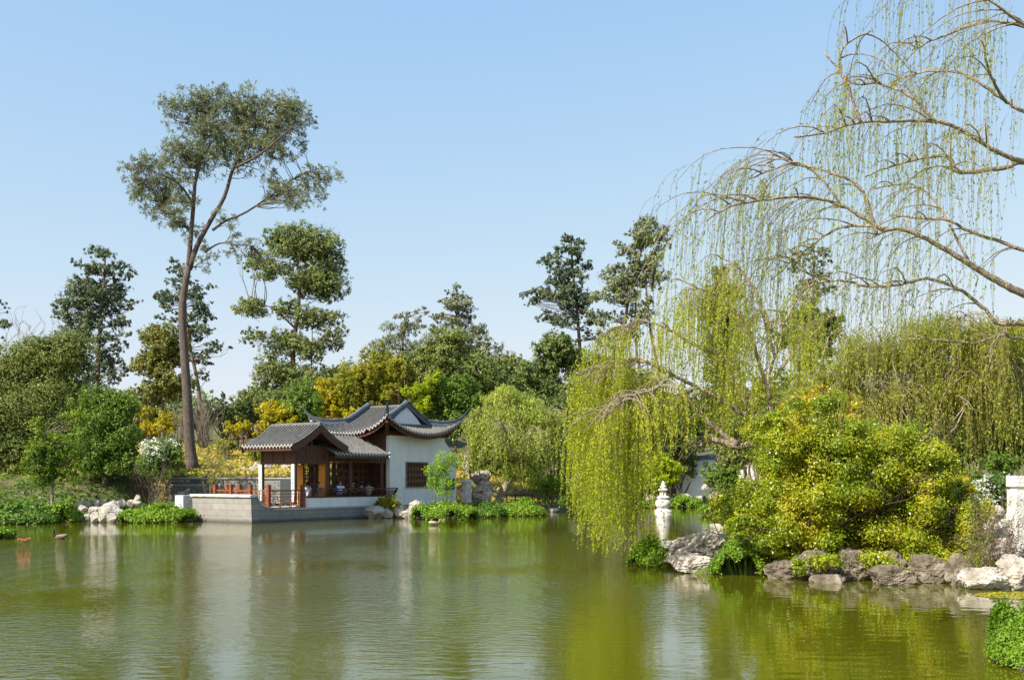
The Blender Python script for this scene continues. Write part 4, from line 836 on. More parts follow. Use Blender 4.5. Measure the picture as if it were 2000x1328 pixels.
frieze('frieze', (3.07, 2.68), (3.07, .32), 2.86, 3.62, 3, (-1, 0)); frieze('frieze', (3.07, .32), (5.36, .32), 2.86, 3.62, 3, (0, -1))
frieze('frieze', (5.36, 2.68), (3.07, 2.68), 2.86, 3.62, 3, (0, 1))
frieze('frieze', (5.46, .32), (9.88, .32), 2.98, 3.36, 6, (0, -1))
# gallery roof
rf = MB(); ls = []
for a in np.linspace(5.25, 9.48, 18):
    t = np.linspace(0, 1, 9); ls.append(np.stack([a + 0 * t, 1.62 - 2.0 * t, 3.42 + 1.06 * pcurve(1 - t)], -1))
ribbed(rf, ls[::-1]); ls2 = []
for a in np.linspace(5.25, 9.48, 18):
    t = np.linspace(0, 1, 9); ls2.append(np.stack([a + 0 * t, 1.66 + 2.0 * t, 3.42 + 1.06 * pcurve(1 - t)], -1))
ribbed(rf, ls2); rf.tube([(5.25, 1.64, 4.50), (9.48, 1.64, 4.50)], .09, 8, 0)
gr = rf.build('gallery_roof', T, pv)
m = MB(); m.box(5.28, 9.46, -.34, -.30, 3.18, 3.31); m.box(5.3, 9.84, .27, .37, 3.36, 3.50)
for a in np.arange(5.35, 9.45, .24): m.bar((a, -.32, 3.30), (a, 1.5, 4.20), .05)
m.build('rafters', M['wood'], gr)
# lattice screen behind the gallery: framed openwork with square openings
def lattice(name, p0, p1, z0, z1, nx, nz, parent, mt='wood', dens=1, th=.04):
    p0 = np.array(p0, float); p1 = np.array(p1, float); f = MB(); d = p1 - p0; Lf = np.linalg.norm(d); d = d / Lf
    pt = lambda s, z: (p0[0] + d[0] * s, p0[1] + d[1] * s, z)
    up = (d[1], -d[0], 0)
    def hb(s0, s1, z, w_): f.bar(pt(s0, z), pt(s1, z), w_, th, up=(d[1], -d[0], 0))
    def vb(s, za, zb, w_): f.bar(pt(s, za), pt(s, zb), w_, th * .96, up=(d[1], -d[0], 0))
    for i in range(nx + 1): vb(i * Lf / nx, z0, z1, .07)
    for j in range(nz + 1): hb(0, Lf, z0 + j * (z1 - z0) / nz, .06)
    cw, ch = Lf / nx, (z1 - z0) / nz
    for i in range(nx):
        for j in range(nz):
            x, z = i * cw, z0 + j * ch
            for fx in (.24, .76): vb(x + fx * cw, z, z + ch, .028)
            for fz in (.24, .76): hb(x, x + cw, z + fz * ch, .028)
            for fx in (.10, .90): vb(x + fx * cw, z + .24 * ch, z + .76 * ch, .02)
            for fz in (.10, .90): hb(x + .24 * cw, x + .76 * cw, z + fz * ch, .02)
    return f.build(name, M[mt], parent)
sc = [(5.5, 1.55, 7.1, 1.55, 4), (7.1, 1.55, 9.85, 1.55, 7)]
for a0, ba, a1, bb, n in sc: lattice('lattice_screen', (a0, ba), (a1, bb), 1.35, 2.95, n, 4, pv, 'wood_panel')
m = MB(); m.box(5.5, 9.85, 1.50, 1.58, DZ, 1.32); m.build('screen_panel', M['wood'], pv)
lattice('lattice_screen', (5.46, 2.70), (9.8, 2.70), DZ, 3.1, 9, 5, pv, 'wood')
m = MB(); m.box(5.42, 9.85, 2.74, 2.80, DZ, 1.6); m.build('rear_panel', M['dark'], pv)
lattice('lattice_screen', (9.86, .42), (9.86, 1.5), 1.35, 2.95, 2, 4, pv, 'wood_panel')
# golden doors under the porch with a framed lattice between
for a, b, a2, b2 in ((3.55, 2.52, 3.55, 1.9), (5.32, 1.5, 5.32, .75)):
    pass
for y0, y1 in ((2.62, 2.06), (.92, .42)):
    m = MB(); m.box(5.33, 5.38, y1, y0, DZ, 2.84)
    for k in range(3): m.box(5.315, 5.33, y1 + .07, y0 - .07, DZ + .1 + k * .74, DZ + .68 + k * .74)
    m.build('door_leaf', M['wood_orange'], pv)
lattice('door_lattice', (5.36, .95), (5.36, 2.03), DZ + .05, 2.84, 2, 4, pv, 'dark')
# hall body
m = MB(); m.box(9.92, 10.0, .28, 4.3, DZ, 4.72); m.build('timber_wall', M['wood'], pv)
m = MB()
for i in range(12): m.box(9.885, 9.92, .29, 4.28, 3.42 + i * .105, 3.42 + i * .105 + .085)
m.build('weather_boards', M['wood_panel'], pv)
m = MB(); m.box(9.97, 14.95, 4.02, 4.30, DZ, 4.7); m.box(14.67, 14.95, .3, 4.0, DZ, 4.7); m.build('rear_wall', M['white_wall'], pv)
m = MB()   # white end wall with real window openings
wa0, wa1, wz0, wz1 = 11.33, 13.3, 1.62, 3.03
for x0, x1, z0, z1 in ((9.95, wa0, .42, 4.53), (wa1, 14.95, .42, 4.53), (wa0, wa1, .42, wz0), (wa0, wa1, wz1, 4.53)): m.box(x0, x1, 0, .27, z0, z1)
m.prism([(14.952, .3), (16.1, .3), (16.1, 3.35), (15.6, 3.75), (14.952, 4.35)], lambda u, q, t: (u, t, q), .27, .02)
ww = m.build('white_wall', M['white_wall'], pv)
m = MB(); m.box(9.9, 16.15, -.05, .3, .2, .45); m.build('wall_plinth', M['grey_stone'], ww)
m = MB()
for x0, x1, z0, z1 in ((wa0 - .07, wa1 + .07, wz1, wz1 + .07), (wa0 - .07, wa1 + .07, wz0 - .07, wz0), (wa0 - .07, wa0, wz0, wz1), (wa1, wa1 + .07, wz0, wz1)): m.box(x0, x1, -.03, .12, z0, z1)
fr = m.build('window', M['grey_stone'], pv)
for i in range(4):
    x0 = wa0 + i * (wa1 - wa0) / 4; lattice('lattice', (x0 + .02, .1), (x0 + (wa1 - wa0) / 4 - .02, .1), wz0, wz1, 2, 4, fr, 'wood_panel', th=.03)
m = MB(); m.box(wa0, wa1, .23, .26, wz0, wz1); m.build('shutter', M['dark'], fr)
m = MB(); m.box(14.98, 15.85, -.035, .0, 1.45, 2.15); fr = m.build('window', M['grey_stone'], pv); lattice('lattice', (15.03, -.055), (15.80, -.055), 1.5, 2.1, 3, 2, fr, 'wood_panel', th=.03)
m = MB(); m.box(3.62, 9.93, .0, .26, DZ + .04, 1.13); m.build('low_wall', M['white_wall'], pv)
m = MB(); m.box(9.9, 9.95, .02, .25, DZ, 4.5); 
# bench back rail leaning outwards over the low wall
m = MB(); zl, zh, yl, yh = 1.17, 1.58, .02, -.22
m.bar((3.66, yl, zl), (10.35, yl, zl), .08, .06); m.bar((3.66, yh, zh), (10.35, yh, zh), .07, .06); m.bar((3.66, yh + .06, zh - .11), (10.35, yh + .06, zh - .11), .04, .03)
for a in np.arange(3.68, 10.34, .125): m.bar((a + .06, yl, zl), (a, yh + .06, zh - .11), .028)
for a in (3.68, 5.4, 7.1, 8.8, 10.33): m.bar((a, yl, zl), (a, yh, zh), .08)
m.box(3.66, 9.9, .03, .42, 1.135, 1.165)
m.build('bench_rail', M['wood'], pv)

# main roof
Ac, Bc_, AH, BH, zE, zR, dbg = 12.2, 2.15, 3.4, 2.95, 4.66, 6.28, 1.42
def lift(da, db): return .92 * (da / AH) ** 2.2 * (db / BH) ** 2.6 * np.where((da > 0), 1, 1)
def h1(da): return zE + (zR - zE) * pcurve(np.clip(1 - da / AH, 0, 1))
def h2(db): return zE + (zR - zE) * pcurve(np.clip((BH - db) / AH, 0, 1))
def da_hip(db): # on the front and back slopes the surface starts where both heights agree
    return AH - (BH - db)
rf = MB()
for sg in (-1, 1):
    ls = []
    for b in np.linspace(-BH, BH, 27):
        db = abs(b); d0 = 0 if db <= dbg else da_hip(db); da = np.linspace(min(d0, AH - .02), AH, 12)
        ls.append(np.stack([Ac + sg * da, Bc_ + b + 0 * da, h1(da) + lift(da, db)], -1))
    # the gable plane cuts the slope: do not bridge across it
    cut = [i for i in range(27) if abs(np.linspace(-BH, BH, 27)[i]) <= dbg]
    ribbed(rf, ls[:cut[0]] + [], .06); ribbed(rf, ls[cut[0]:cut[-1] + 1], .06); ribbed(rf, ls[cut[-1] + 1:], .06)
    for e0, e1 in ((cut[0] - 1, cut[0]), (cut[-1], cut[-1] + 1)):   # join the pieces below the gable
        p, q = ls[e0], ls[e1]; lo = p if p[0][2] < q[0][2] else q; hi = q if lo is p else p
        f_ = np.interp(np.abs(lo[:, 0] - Ac), np.abs(hi[:, 0] - Ac), np.arange(12)); hh = np.stack([np.interp(f_, np.arange(12), hi[:, k]) for k in range(3)], -1)
        rf.grid([lo, hh], 0); rf.grid([lo - [0, 0, .1], hh - [0, 0, .1]], 2)
for sg in (-1, 1):
    ls = []
    for a in np.linspace(-AH, AH, 31):
        da = abs(a); d1 = max(dbg - .05, BH - (AH - da)); db = np.linspace(min(d1, BH - .02), BH, 10)
        ls.append(np.stack([Ac + a + 0 * db, Bc_ + sg * db, h2(db) + lift(da, db)], -1))
    ribbed(rf, ls, .06)
mr = rf.build('main_roof', T, pv)
m = MB()     # eave board and brackets under the curved eaves
for sg in (-1, 1):
    b = np.linspace(-BH, BH, 25); z = zE + lift(np.full(25, AH), abs(b)); x = Ac + sg * (AH - .1)
    m.grid([np.stack([x + 0 * b, Bc_ + b * .97, z - .09], -1), np.stack([x + 0 * b, Bc_ + b * .97, z - .30], -1)]); m.grid([np.stack([x + 0 * b, Bc_ + b * .97, z - .30], -1), np.stack([x + 0 * b - sg * .08, Bc_ + b * .97, z - .30], -1)])
    a = np.linspace(-AH, AH, 25); z = zE + lift(abs(a), np.full(25, BH)); y = Bc_ + sg * (BH - .1)
    m.grid([np.stack([Ac + a * .97, y + 0 * a, z - .09], -1), np.stack([Ac + a * .97, y + 0 * a, z - .30], -1)]); m.grid([np.stack([Ac + a * .97, y + 0 * a, z - .30], -1), np.stack([Ac + a * .97, y - sg * .08 + 0 * a, z - .30], -1)])
m.build('eave_board', M['wood'], mr)
m = MB(); m.box(9.75, 14.85, -.04, .0, 4.532, 4.70); m.box(9.9, 14.9, .0, 4.3, 4.70, 4.78)
for sa in (-1, 1):
    for sb_ in (-1, 1):
        m.bar((Ac + sa * (AH - 1.3), Bc_ + sb_ * (BH - 1.1), 4.55), (Ac + sa * (AH - .12), Bc_ + sb_ * (BH - .12), zE + .62), .16, .22)
        m.lathe([(.0, 4.28), (.06, 4.30), (.10, 4.40), (.05, 4.46), (.09, 4.55), (.05, 4.75)], (Ac + sa * (AH - .62), Bc_ + sb_ * (BH - .62), 0.25), 10)
m.build('corner_beam', M['wood'], mr)
for sg in (-1, 1):           # white gable triangles
    m = MB(); y = Bc_ + sg * dbg; hw_ = 1.55
    m.prism([(Ac - hw_, 5.10), (Ac + hw_, 5.10), (Ac + .9, h1(.9) - .06), (Ac, zR + .02), (Ac - .9, h1(.9) - .06)], lambda u, q, t: (u, t, q), y - .05, y + .05)
    m.build('gable_panel', M['white_wall'], mr)
for sg in (-1, 1):
    for sa in (-1, 1):       # descending ridges that sweep out into the upturned horns
        pts = []
        for da in np.linspace(0, AH - (BH - dbg), 8): pts.append((Ac + sa * da, Bc_ + sg * (dbg + .04), h1(da) + (.06 if da > .3 else .02)))
        for t in np.linspace(.12, 1, 10):
            da = AH - (BH - dbg) * (1 - t); db = dbg + (BH - dbg) * t; pts.append((Ac + sa * da, Bc_ + sg * db, h1(da) + float(lift(da, db)) + .08))
        x, y, z = pts[-1]; 
        for t in (.33, .66, 1.0): pts.append((x + sa * .30 * t, y + sg * .30 * t, z + .62 * t ** 1.15))
        q = smooth_line(pts, 3); n = len(q); s_ = np.linspace(0, 1, n); m = MB()
        hgt = .30 * (1 - .75 * np.clip((s_ - .62) / .38, 0, 1)); wd_ = .11 * (1 - .7 * np.clip((s_ - .7) / .3, 0, 1))
        tg = np.gradient(q, axis=0); sd_ = np.stack([-tg[:, 1], tg[:, 0], 0 * tg[:, 0]], -1); sd_ /= np.linalg.norm(sd_, axis=1)[:, None] + 1e-9
        up = np.array([0, 0, 1.])
        for wf, h0, h1_ in ((1., -.06, .80), (1.35, .80, .92), (.85, .92, 1.12)):
            g = [q + sd_ * (wd_ * wf)[:, None] + up * (hgt * h0)[:, None], q + sd_ * (wd_ * wf)[:, None] + up * (hgt * h1_)[:, None], q - sd_ * (wd_ * wf)[:, None] + up * (hgt * h1_)[:, None], q - sd_ * (wd_ * wf)[:, None] + up * (hgt * h0)[:, None]]
            m.grid(g + [g[0]])
        m.build('hip_ridge', M['ridge'], mr)
m = MB(); m.tube([(Ac, Bc_ + b, zR + .05) for b in np.linspace(-dbg, dbg, 6)], .08, 8); m.build('ridge_cap', M['tile'], mr)

# red lattice railings on the deck: one thing per run
def railing(label, posts, skip_first=False):
    p0 = posts[0]; e = thing('lattice_railing', label, 'railing', bworld(*p0, DZ), BR, 'red lattice railings of the terrace')
    for i, (a, b) in enumerate(posts):
        if i == 0 and skip_first: continue
        m = MB(); x, y = a - p0[0], b - p0[1]
        m.box(x - .085, x + .085, y - .085, y + .085, 0, 1.12); m.box(x - .10, x + .10, y - .10, y + .10, 1.12, 1.17); m.box(x - .075, x + .075, y - .075, y + .075, 1.17, 1.20); m.box(x - .095, x + .095, y - .095, y + .095, .88, .91)
        m.build('post', M['wood_red'], e)
    for (a, b), (a2, b2) in zip(posts[:-1], posts[1:]):
        q0 = np.array((a - p0[0], b - p0[1])); q1 = np.array((a2 - p0[0], b2 - p0[1])); d = q1 - q0; Lf = np.linalg.norm(d); d /= Lf; up = (d[1], -d[0], 0)
        q0 = q0 + d * .085; Lf -= .17; m = MB(); pt = lambda s, z: (q0[0] + d[0] * s, q0[1] + d[1] * s, z)
        def hb(s0, s1, z, w_=.03): m.bar(pt(s0, z), pt(s1, z), w_, .035, up=up)
        def vb(s, za, zb, w_=.028): m.bar(pt(s, za), pt(s, zb), w_, .033, up=up)
        hb(0, Lf, .90, .07); hb(0, Lf, .74, .03); hb(0, Lf, .60, .03); hb(0, Lf, .06, .05)
        n = max(1, int(Lf / .55)); cw = Lf / n
        for i in range(n + 1): vb(i * cw, .06, .90, .035)
        for i in range(n):
            x = i * cw; hb(x, x + .3 * cw, .44); vb(x + .3 * cw, .30, .60); hb(x + .3 * cw, x + .7 * cw, .50); vb(x + .7 * cw, .44, .60); hb(x + .7 * cw, x + cw, .40)
            hb(x + .15 * cw, x + .5 * cw, .30); vb(x + .5 * cw, .16, .42); vb(x + .15 * cw, .16, .30); hb(x + .5 * cw, x + .85 * cw, .26); vb(x + .85 * cw, .06, .26); hb(x, x + .35 * cw, .16); hb(x + .5 * cw, x + .85 * cw, .16); vb(x + .5 * cw, .74, .90)
        m.build('lattice_panel', M['wood_red'], e)
railing('red lattice railing run facing the pond between the bow corner and the white low wall', [(1.17, .17), (3.45, .17)])
railing('red lattice railing run with posts behind the stern coping', [(1.17, .17), (1.17, 1.45), (1.17, 2.86), (1.17, 4.05)], True)
railing('red lattice railing run at the back of the deck in front of the picture wall', [(1.17, 4.05), (1.95, 4.05), (2.75, 4.05)], True)

# ------------------------------------------------------------------ rocks
rng = np.random.default_rng(77)
_ico = {}
def ico(sub):
    if sub not in _ico:
        import bmesh
        bm = bmesh.new(); bmesh.ops.create_icosphere(bm, subdivisions=sub, radius=1)
        _ico[sub] = (np.array([v.co[:] for v in bm.verts]), np.array([[v.index for v in f.verts] for f in bm.faces])); bm.free()
    return _ico[sub]
RN = [0]
def rock_at(label, c, r3, mt='rock', rough=.16, sub=4, group=None, holes=0., name='rock', cat='rock'):
    """a weathered boulder: planes cut a sphere, noise erodes it"""
    RN[0] += 1; sd_ = RN[0] * 13; v, f = ico(sub); c = np.array(c, float); r3 = np.array(r3, float)
    rs = np.random.default_rng(sd_); nn = rs.normal(0, 1, (13, 3)); nn /= np.linalg.norm(nn, axis=1)[:, None]; dd = rs.uniform(.62, .95, 13)
    q = v @ nn.T; rr = np.where(q > .05, dd / np.maximum(q, .05), 9); r = np.minimum(rr.min(1), 1.08)
    rg = lambda f_, k_: 1 - 2 * np.abs(noise3(v * f_ + sd_, sd_ + k_))
    r = r * (1 + rough * (.55 * noise3(v * 1.9 + sd_, sd_) + .26 * rg(3.1, 7) + .16 * rg(6.5, 8) + .16 * noise3(v * 13 + sd_, sd_ + 9) + .14 * noise3(v * 25 + sd_, sd_ + 10)))
    if holes: 
        h = noise3(v * 3.6 + sd_ * 2, sd_ + 3); r = r * (1 - holes * ss((h - .15) / .3))
    m = MB(); m.add(v * r[:, None] * r3 + c, f)
    o = m.build(name, M[mt], None, False, loc=tuple(c)); return tag(o, label, cat, group)
def rock(label, px0, px1, py0, py1, D, mt='rock', dy=None, **kw):
    c = P((px0 + px1) / 2, (py0 + py1) / 2, D); rx = (px1 - px0) / 2 * D / F * 1.08; rz = (py1 - py0) / 2 * D / F * 1.1
    return rock_at(label, c, (rx, dy or rx * .8, rz + .03), mt, **kw)
rock('big pale weathered rock at the tip of the right bank, beside the low green clump', 1306, 1430, 1044, 1106, 24.4, sub=5, rough=.30, holes=.12)
rock('low flat pale rock in the water in front of the big pale rock', 1306, 1404, 1080, 1122, 23.2, sub=5, dy=.5, rough=.25)
rock('pale rock lying behind the big pale rock, further along the bank', 1392, 1450, 1040, 1068, 27, sub=4)
rock('small flat pale ledge rock furthest along the right bank behind the big rock', 1384, 1432, 1024, 1040, 33, sub=4)
rock('small pale stone lying on the bank among the leaves left of the golden bush', 1454, 1474, 998, 1012, 30, sub=3)
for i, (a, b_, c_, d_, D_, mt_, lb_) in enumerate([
    (1496, 1562, 1096, 1142, 21.8, 'rock_shaded', 'dark rock nearest the green clump under the golden bush'), (1555, 1640, 1080, 1142, 21.6, 'rock_shaded', 'broad brown grey rock second from the green clump under the golden bush'),
    (1590, 1660, 1120, 1150, 20.9, 'rock_shaded', 'low brown rock at the waterline in front of the broad one under the bush'), (1630, 1712, 1076, 1140, 21.4, 'rock_shaded', 'tall brown rock in the middle of the row under the golden bush'),
    (1700, 1760, 1080, 1120, 21.3, 'rock_shaded', 'upper rounded rock above the pyramid shaped one under the golden bush'), (1704, 1778, 1110, 1158, 20.4, 'rock_shaded', 'pyramid shaped grey rock standing in the water under the golden bush'),
    (1765, 1862, 1086, 1142, 21.0, 'rock_shaded', 'wide dark rock right of the pyramid shaped one'), (1850, 1895, 1090, 1145, 20.4, 'rock_shaded', 'narrow grey rock at the right foot of the golden bush'),
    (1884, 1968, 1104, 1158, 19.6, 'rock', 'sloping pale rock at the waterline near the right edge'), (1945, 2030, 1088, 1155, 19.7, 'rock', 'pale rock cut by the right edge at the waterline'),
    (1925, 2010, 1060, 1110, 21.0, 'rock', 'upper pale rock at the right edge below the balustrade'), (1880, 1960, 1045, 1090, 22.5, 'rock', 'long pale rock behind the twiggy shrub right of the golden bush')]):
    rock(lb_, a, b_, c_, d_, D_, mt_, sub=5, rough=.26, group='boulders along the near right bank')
pb = 0
for (a, b_, c_, d_) in [(1884, 1906, 1000, 1016), (1902, 1926, 1003, 1020), (1924, 1946, 1008, 1024), (1880, 1900, 1014, 1030), (1906, 1934, 1018, 1036), (1934, 1962, 990, 1012), (1936, 1960, 1022, 1040), (1950, 1972, 1008, 1026)]:
    pb += 1; rock('rounded grey cobble in the heap above the pale slope at the right', a, b_, c_, d_, 27, 'rock', sub=3, rough=.08, group='cobbles heaped at the right')
# left bank group
lb = [(147, 172, 988, 1012, 'grey pitted rock at the left end of the rock outcrop on the left bank'), (152, 168, 1000, 1022, 'small rock at the left end of the waterline row on the left bank'), (168, 200, 990, 1008, 'rounded tan rock over the waterline row on the left bank'),
      (196, 240, 984, 1016, 'tallest pale rock of the outcrop on the left bank'), (160, 180, 1004, 1024, 'white rock leftmost at the waterline of the outcrop'), (176, 194, 1003, 1022, 'white rock second from the left at the waterline of the outcrop'), (190, 212, 1003, 1021, 'whitest rock in the middle at the waterline of the outcrop'),
      (208, 228, 1006, 1022, 'small shaded rock right of the whitest one at the waterline'), (228, 248, 998, 1014, 'pale rock where the outcrop meets the right green clump')]
for a, b_, c_, d_, t in lb: rock(t, a, b_, c_, d_, 49.5 if c_ > 1000 else 50.5, 'rock', sub=4, group='rock outcrop on the left bank')
for i, (a, b_) in enumerate([(148, 166), (165, 182), (182, 198), (198, 214), (213, 232), (228, 246), (246, 262), (258, 276), (262, 276)]):
    rock('bluish grey cobble in the low row behind the left outcrop' if i < 8 else 'top cobble at the right end of the low row behind the left outcrop', a, b_, 978 - (8 if i == 8 else 0) - i * .4, 992 - (8 if i == 8 else 0) - i * .4, 53, 'rock', sub=3, rough=.08, group='cobble row on the left bank')
for a, b_, c_, d_, D_, t in [(712, 748, 988, 1013, 54.3, 'grey veined rock at the water against the side of the terrace'), (744, 766, 996, 1012, 54.6, 'small grey rock between the veined rock and the pale ones by the hall'), (768, 792, 989, 1012, 55, 'pale rock left of the large green clump by the hall'),
                             (784, 812, 994, 1013, 54.4, 'low pale rock touching the large green clump by the hall'), (800, 822, 976, 998, 55.6, 'light hump shaped rock above the large green clump by the hall'),
                             (1066, 1078, 986, 1001, 66, 'small pointed rock off the end of the far green clump'), (1072, 1090, 992, 1001, 65, 'flat small rock at the water off the far green clump')]:
    rock(t, a, b_, c_, d_, D_, 'rock', sub=4, rough=.2)
for a, b_, c_, d_, D_, t in [(461, 486, 912, 936, 62, 'round brown boulder on the slope left of the porch'), (482, 503, 915, 937, 61.5, 'white boulder between the round brown one and the porch'), (494, 512, 903, 925, 63, 'small boulder high beside the left porch column'),
                             (516, 548, 920, 942, 62, 'white boulder seen through the porch, upper left'), (530, 562, 932, 962, 60.5, 'largest pale boulder seen through the porch at the bottom'), (552, 576, 903, 930, 62.5, 'craggy white boulder seen through the porch at the upper right'),
                             (560, 584, 938, 962, 60.5, 'pale boulder behind the corner porch column'), (516, 532, 905, 920, 63.5, 'grey boulder seen through the porch at the top left')]:
    rock(t, a, b_, c_, d_, D_, 'rock', sub=4, rough=.2, holes=.15, group='boulders behind the porch')
for a, b_, c_, d_, D_, t in [(922, 962, 922, 946, 64, 'honeycombed tan rock at the top of the heap right of the hall'), (928, 966, 940, 962, 63.4, 'pitted pale rock in the middle of the heap right of the hall'), (942, 962, 950, 984, 62, 'upright grey standing stone left of the crooked willow trunk'), (905, 930, 880, 925, 66, 'dark rockery slab against the end of the white hall wall'),
                             (922, 944, 962, 982, 63, 'low rock beside the stone post right of the hall')]:
    rock(t, a, b_, c_, d_, D_, 'rock', sub=5, rough=.25, holes=.22, group='rockery right of the hall')
far = [(1262, 1280, 966, 978), (1384, 1402, 962, 974), (1330, 1352, 966, 974), (1290, 1302, 972, 984), (1356, 1372, 968, 978), (1400, 1424, 955, 968), (1424, 1446, 948, 962), (1428, 1452, 964, 976), (1370, 1386, 945, 953), (1456, 1480, 962, 972), (1196, 1222, 980, 992), (1480, 1500, 955, 967), (1150, 1170, 985, 996)]
for a, b_, c_, d_ in far: rock('small white rock on the far shore of the inlet', a, b_, c_, d_ + 3, 78 if a < 1400 else 66, 'rock', sub=3, rough=.2, group='white rocks on the far shore')

# ------------------------------------------------------------------ waterside plant clumps
def mound(label, px0, px1, ytop, ybase, D, lm, leaf, n=9000, deep=.8, peaks=3):
    s = D / F; cx = (px0 + px1) / 2; c = P(cx, ybase, D); g = max(0.0, min(c[2], .3)); b = (c[0], D, g); e = thing('waterside_clump', label, 'plant clump', b)
    rx = (px1 - px0) / 2 * s; h = (ybase - ytop) * s; ry = max(rx * deep, .3); m = MB(); st = MB()
    xy = rng.uniform(-1, 1, (n * 2, 2)); xy = xy[(xy ** 2).sum(1) < 1][:n]
    p3 = np.stack([xy[:, 0] * rx, xy[:, 1] * ry, 0 * xy[:, 0]], -1)
    k = max(5, int(rx / max(h, .25) * 5)); cc = rng.uniform(-.85, .85, (k, 2)); cr = rng.uniform(.25, .5, k); hh = .62 * np.sqrt(1 - (xy ** 2).sum(1)) 
    asp = min(1., h / rx * 1.3)
    for (u, v_), q in zip(cc, cr):
        d2 = (((xy[:, 0] - u) / max(q * asp, .12)) ** 2 + ((xy[:, 1] - v_) / q) ** 2); hh = np.maximum(hh, rng.uniform(.65, .95) * np.sqrt(np.clip(1 - d2, 0, 1)) * (1 - .6 * (u * u)))
    spr = rng.random(len(xy)) < .05
    z = h * hh * rng.uniform(.5, 1., len(xy)) ** .3 + np.where(spr, rng.exponential(.10, len(xy)) * h, 0)
    p = p3 + [b[0], b[1], 0]; p[:, 2] = z + .02; gx_ = rng.normal(0, .5, (len(xy), 2)); o = np.stack([xy[:, 0] + gx_[:, 0], xy[:, 1] + gx_[:, 1], 0 * z + .8], -1)
    p += rng.normal(0, leaf * 1.1, p.shape) * [1, 1, .7]; p[:, 2] = np.maximum(p[:, 2], .01)
    quads(m, p, o, leaf, leaf * .5, .6); m.build('foliage', lm, e, loc=b)
    for i in range(60):
        j = rng.integers(0, len(p)); q = p[j]; st.tube([(q[0] * .7 + b[0] * .3, q[1] * .7 + b[1] * .3, -.05), (q[0], q[1], q[2] * .5), q], [leaf * .12, leaf * .1, leaf * .05], 4)
    st.build('stem', L['cressdark'], e, loc=b); return e
for a in [('leafy green clump filling the left edge of the bank at the water', -60, 118, 983, 1026, 48.6, L['cressdark'], .085, 15000),
          ('green clump between the left edge clump and the rock outcrop', 88, 158, 981, 1023, 49.3, L['cress'], .085, 9000),
          ('rounded green clump between the rock outcrop and the stern of the terrace', 236, 378, 981, 1019, 50, L['cress'], .08, 16000),
          ('low green clump floating at the far left in front of the bank', -40, 26, 1032, 1056, 36, L['cress'], .06, 6000),
          ('largest bright green clump in front of the white hall wall', 805, 934, 973, 1013, 53.6, L['cress'], .075, 17000),
          ('darker green clump between the two bright ones right of the hall', 915, 990, 979, 1009, 56.4, L['cressdark'], .075, 8000),
          ('bright green clump at the foot of the crooked willow', 972, 1064, 972, 1006, 58.5, L['cress'], .08, 11000),
          ('low dark green clump on the far shore under the willow curtain', 1130, 1180, 972, 996, 72, L['cressdark'], .09, 4000),
          ('green clump on the far shore behind the stone lantern', 1300, 1372, 966, 992, 76, L['cress'], .1, 6000),
          ('bright clump on the far shore left of the stone lantern', 1250, 1290, 976, 994, 74, L['cress'], .09, 3500),
          ('yellow green clump on the far shore right of the lantern group', 1366, 1440, 970, 1000, 60, L['cress'], .08, 6000),
          ('low bright green clump in the water left of the big pale rock', 1226, 1322, 1054, 1110, 24.8, L['cress'], .035, 16000),
          ('bright green clump between the big pale rock and the dark rocks', 1388, 1524, 1066, 1142, 22.6, L['cress'], .033, 26000),
          ('grass green clump near the white balustrade at the right', 1862, 1926, 974, 1004, 32, L['cress'], .045, 7000),
          ('nearest green clump cut by the lower right corner', 1944, 2110, 1185, 1330, 11.6, L['cress'], .022, 42000, 1.3)]:
    mound(*a)
mb = MB(); n = 1500; q = rng.uniform(-1, 1, (n, 2)); p = np.stack([9.25 + q[:, 0] * .9, 18.4 + q[:, 1] * .55, .012 + 0 * q[:, 0]], -1); p = p[(q ** 2).sum(1) < 1]
quads(mb, p, np.zeros((len(p), 3)) + [0, 0, 3.], .03, .025, .2); tag(mb.build('algae', leafmat('yellow_algae', [(.30, .28, .01), (.44, .38, .02)], .2)), 'yellow floating algae at the right shore', 'algae', kind='stuff')

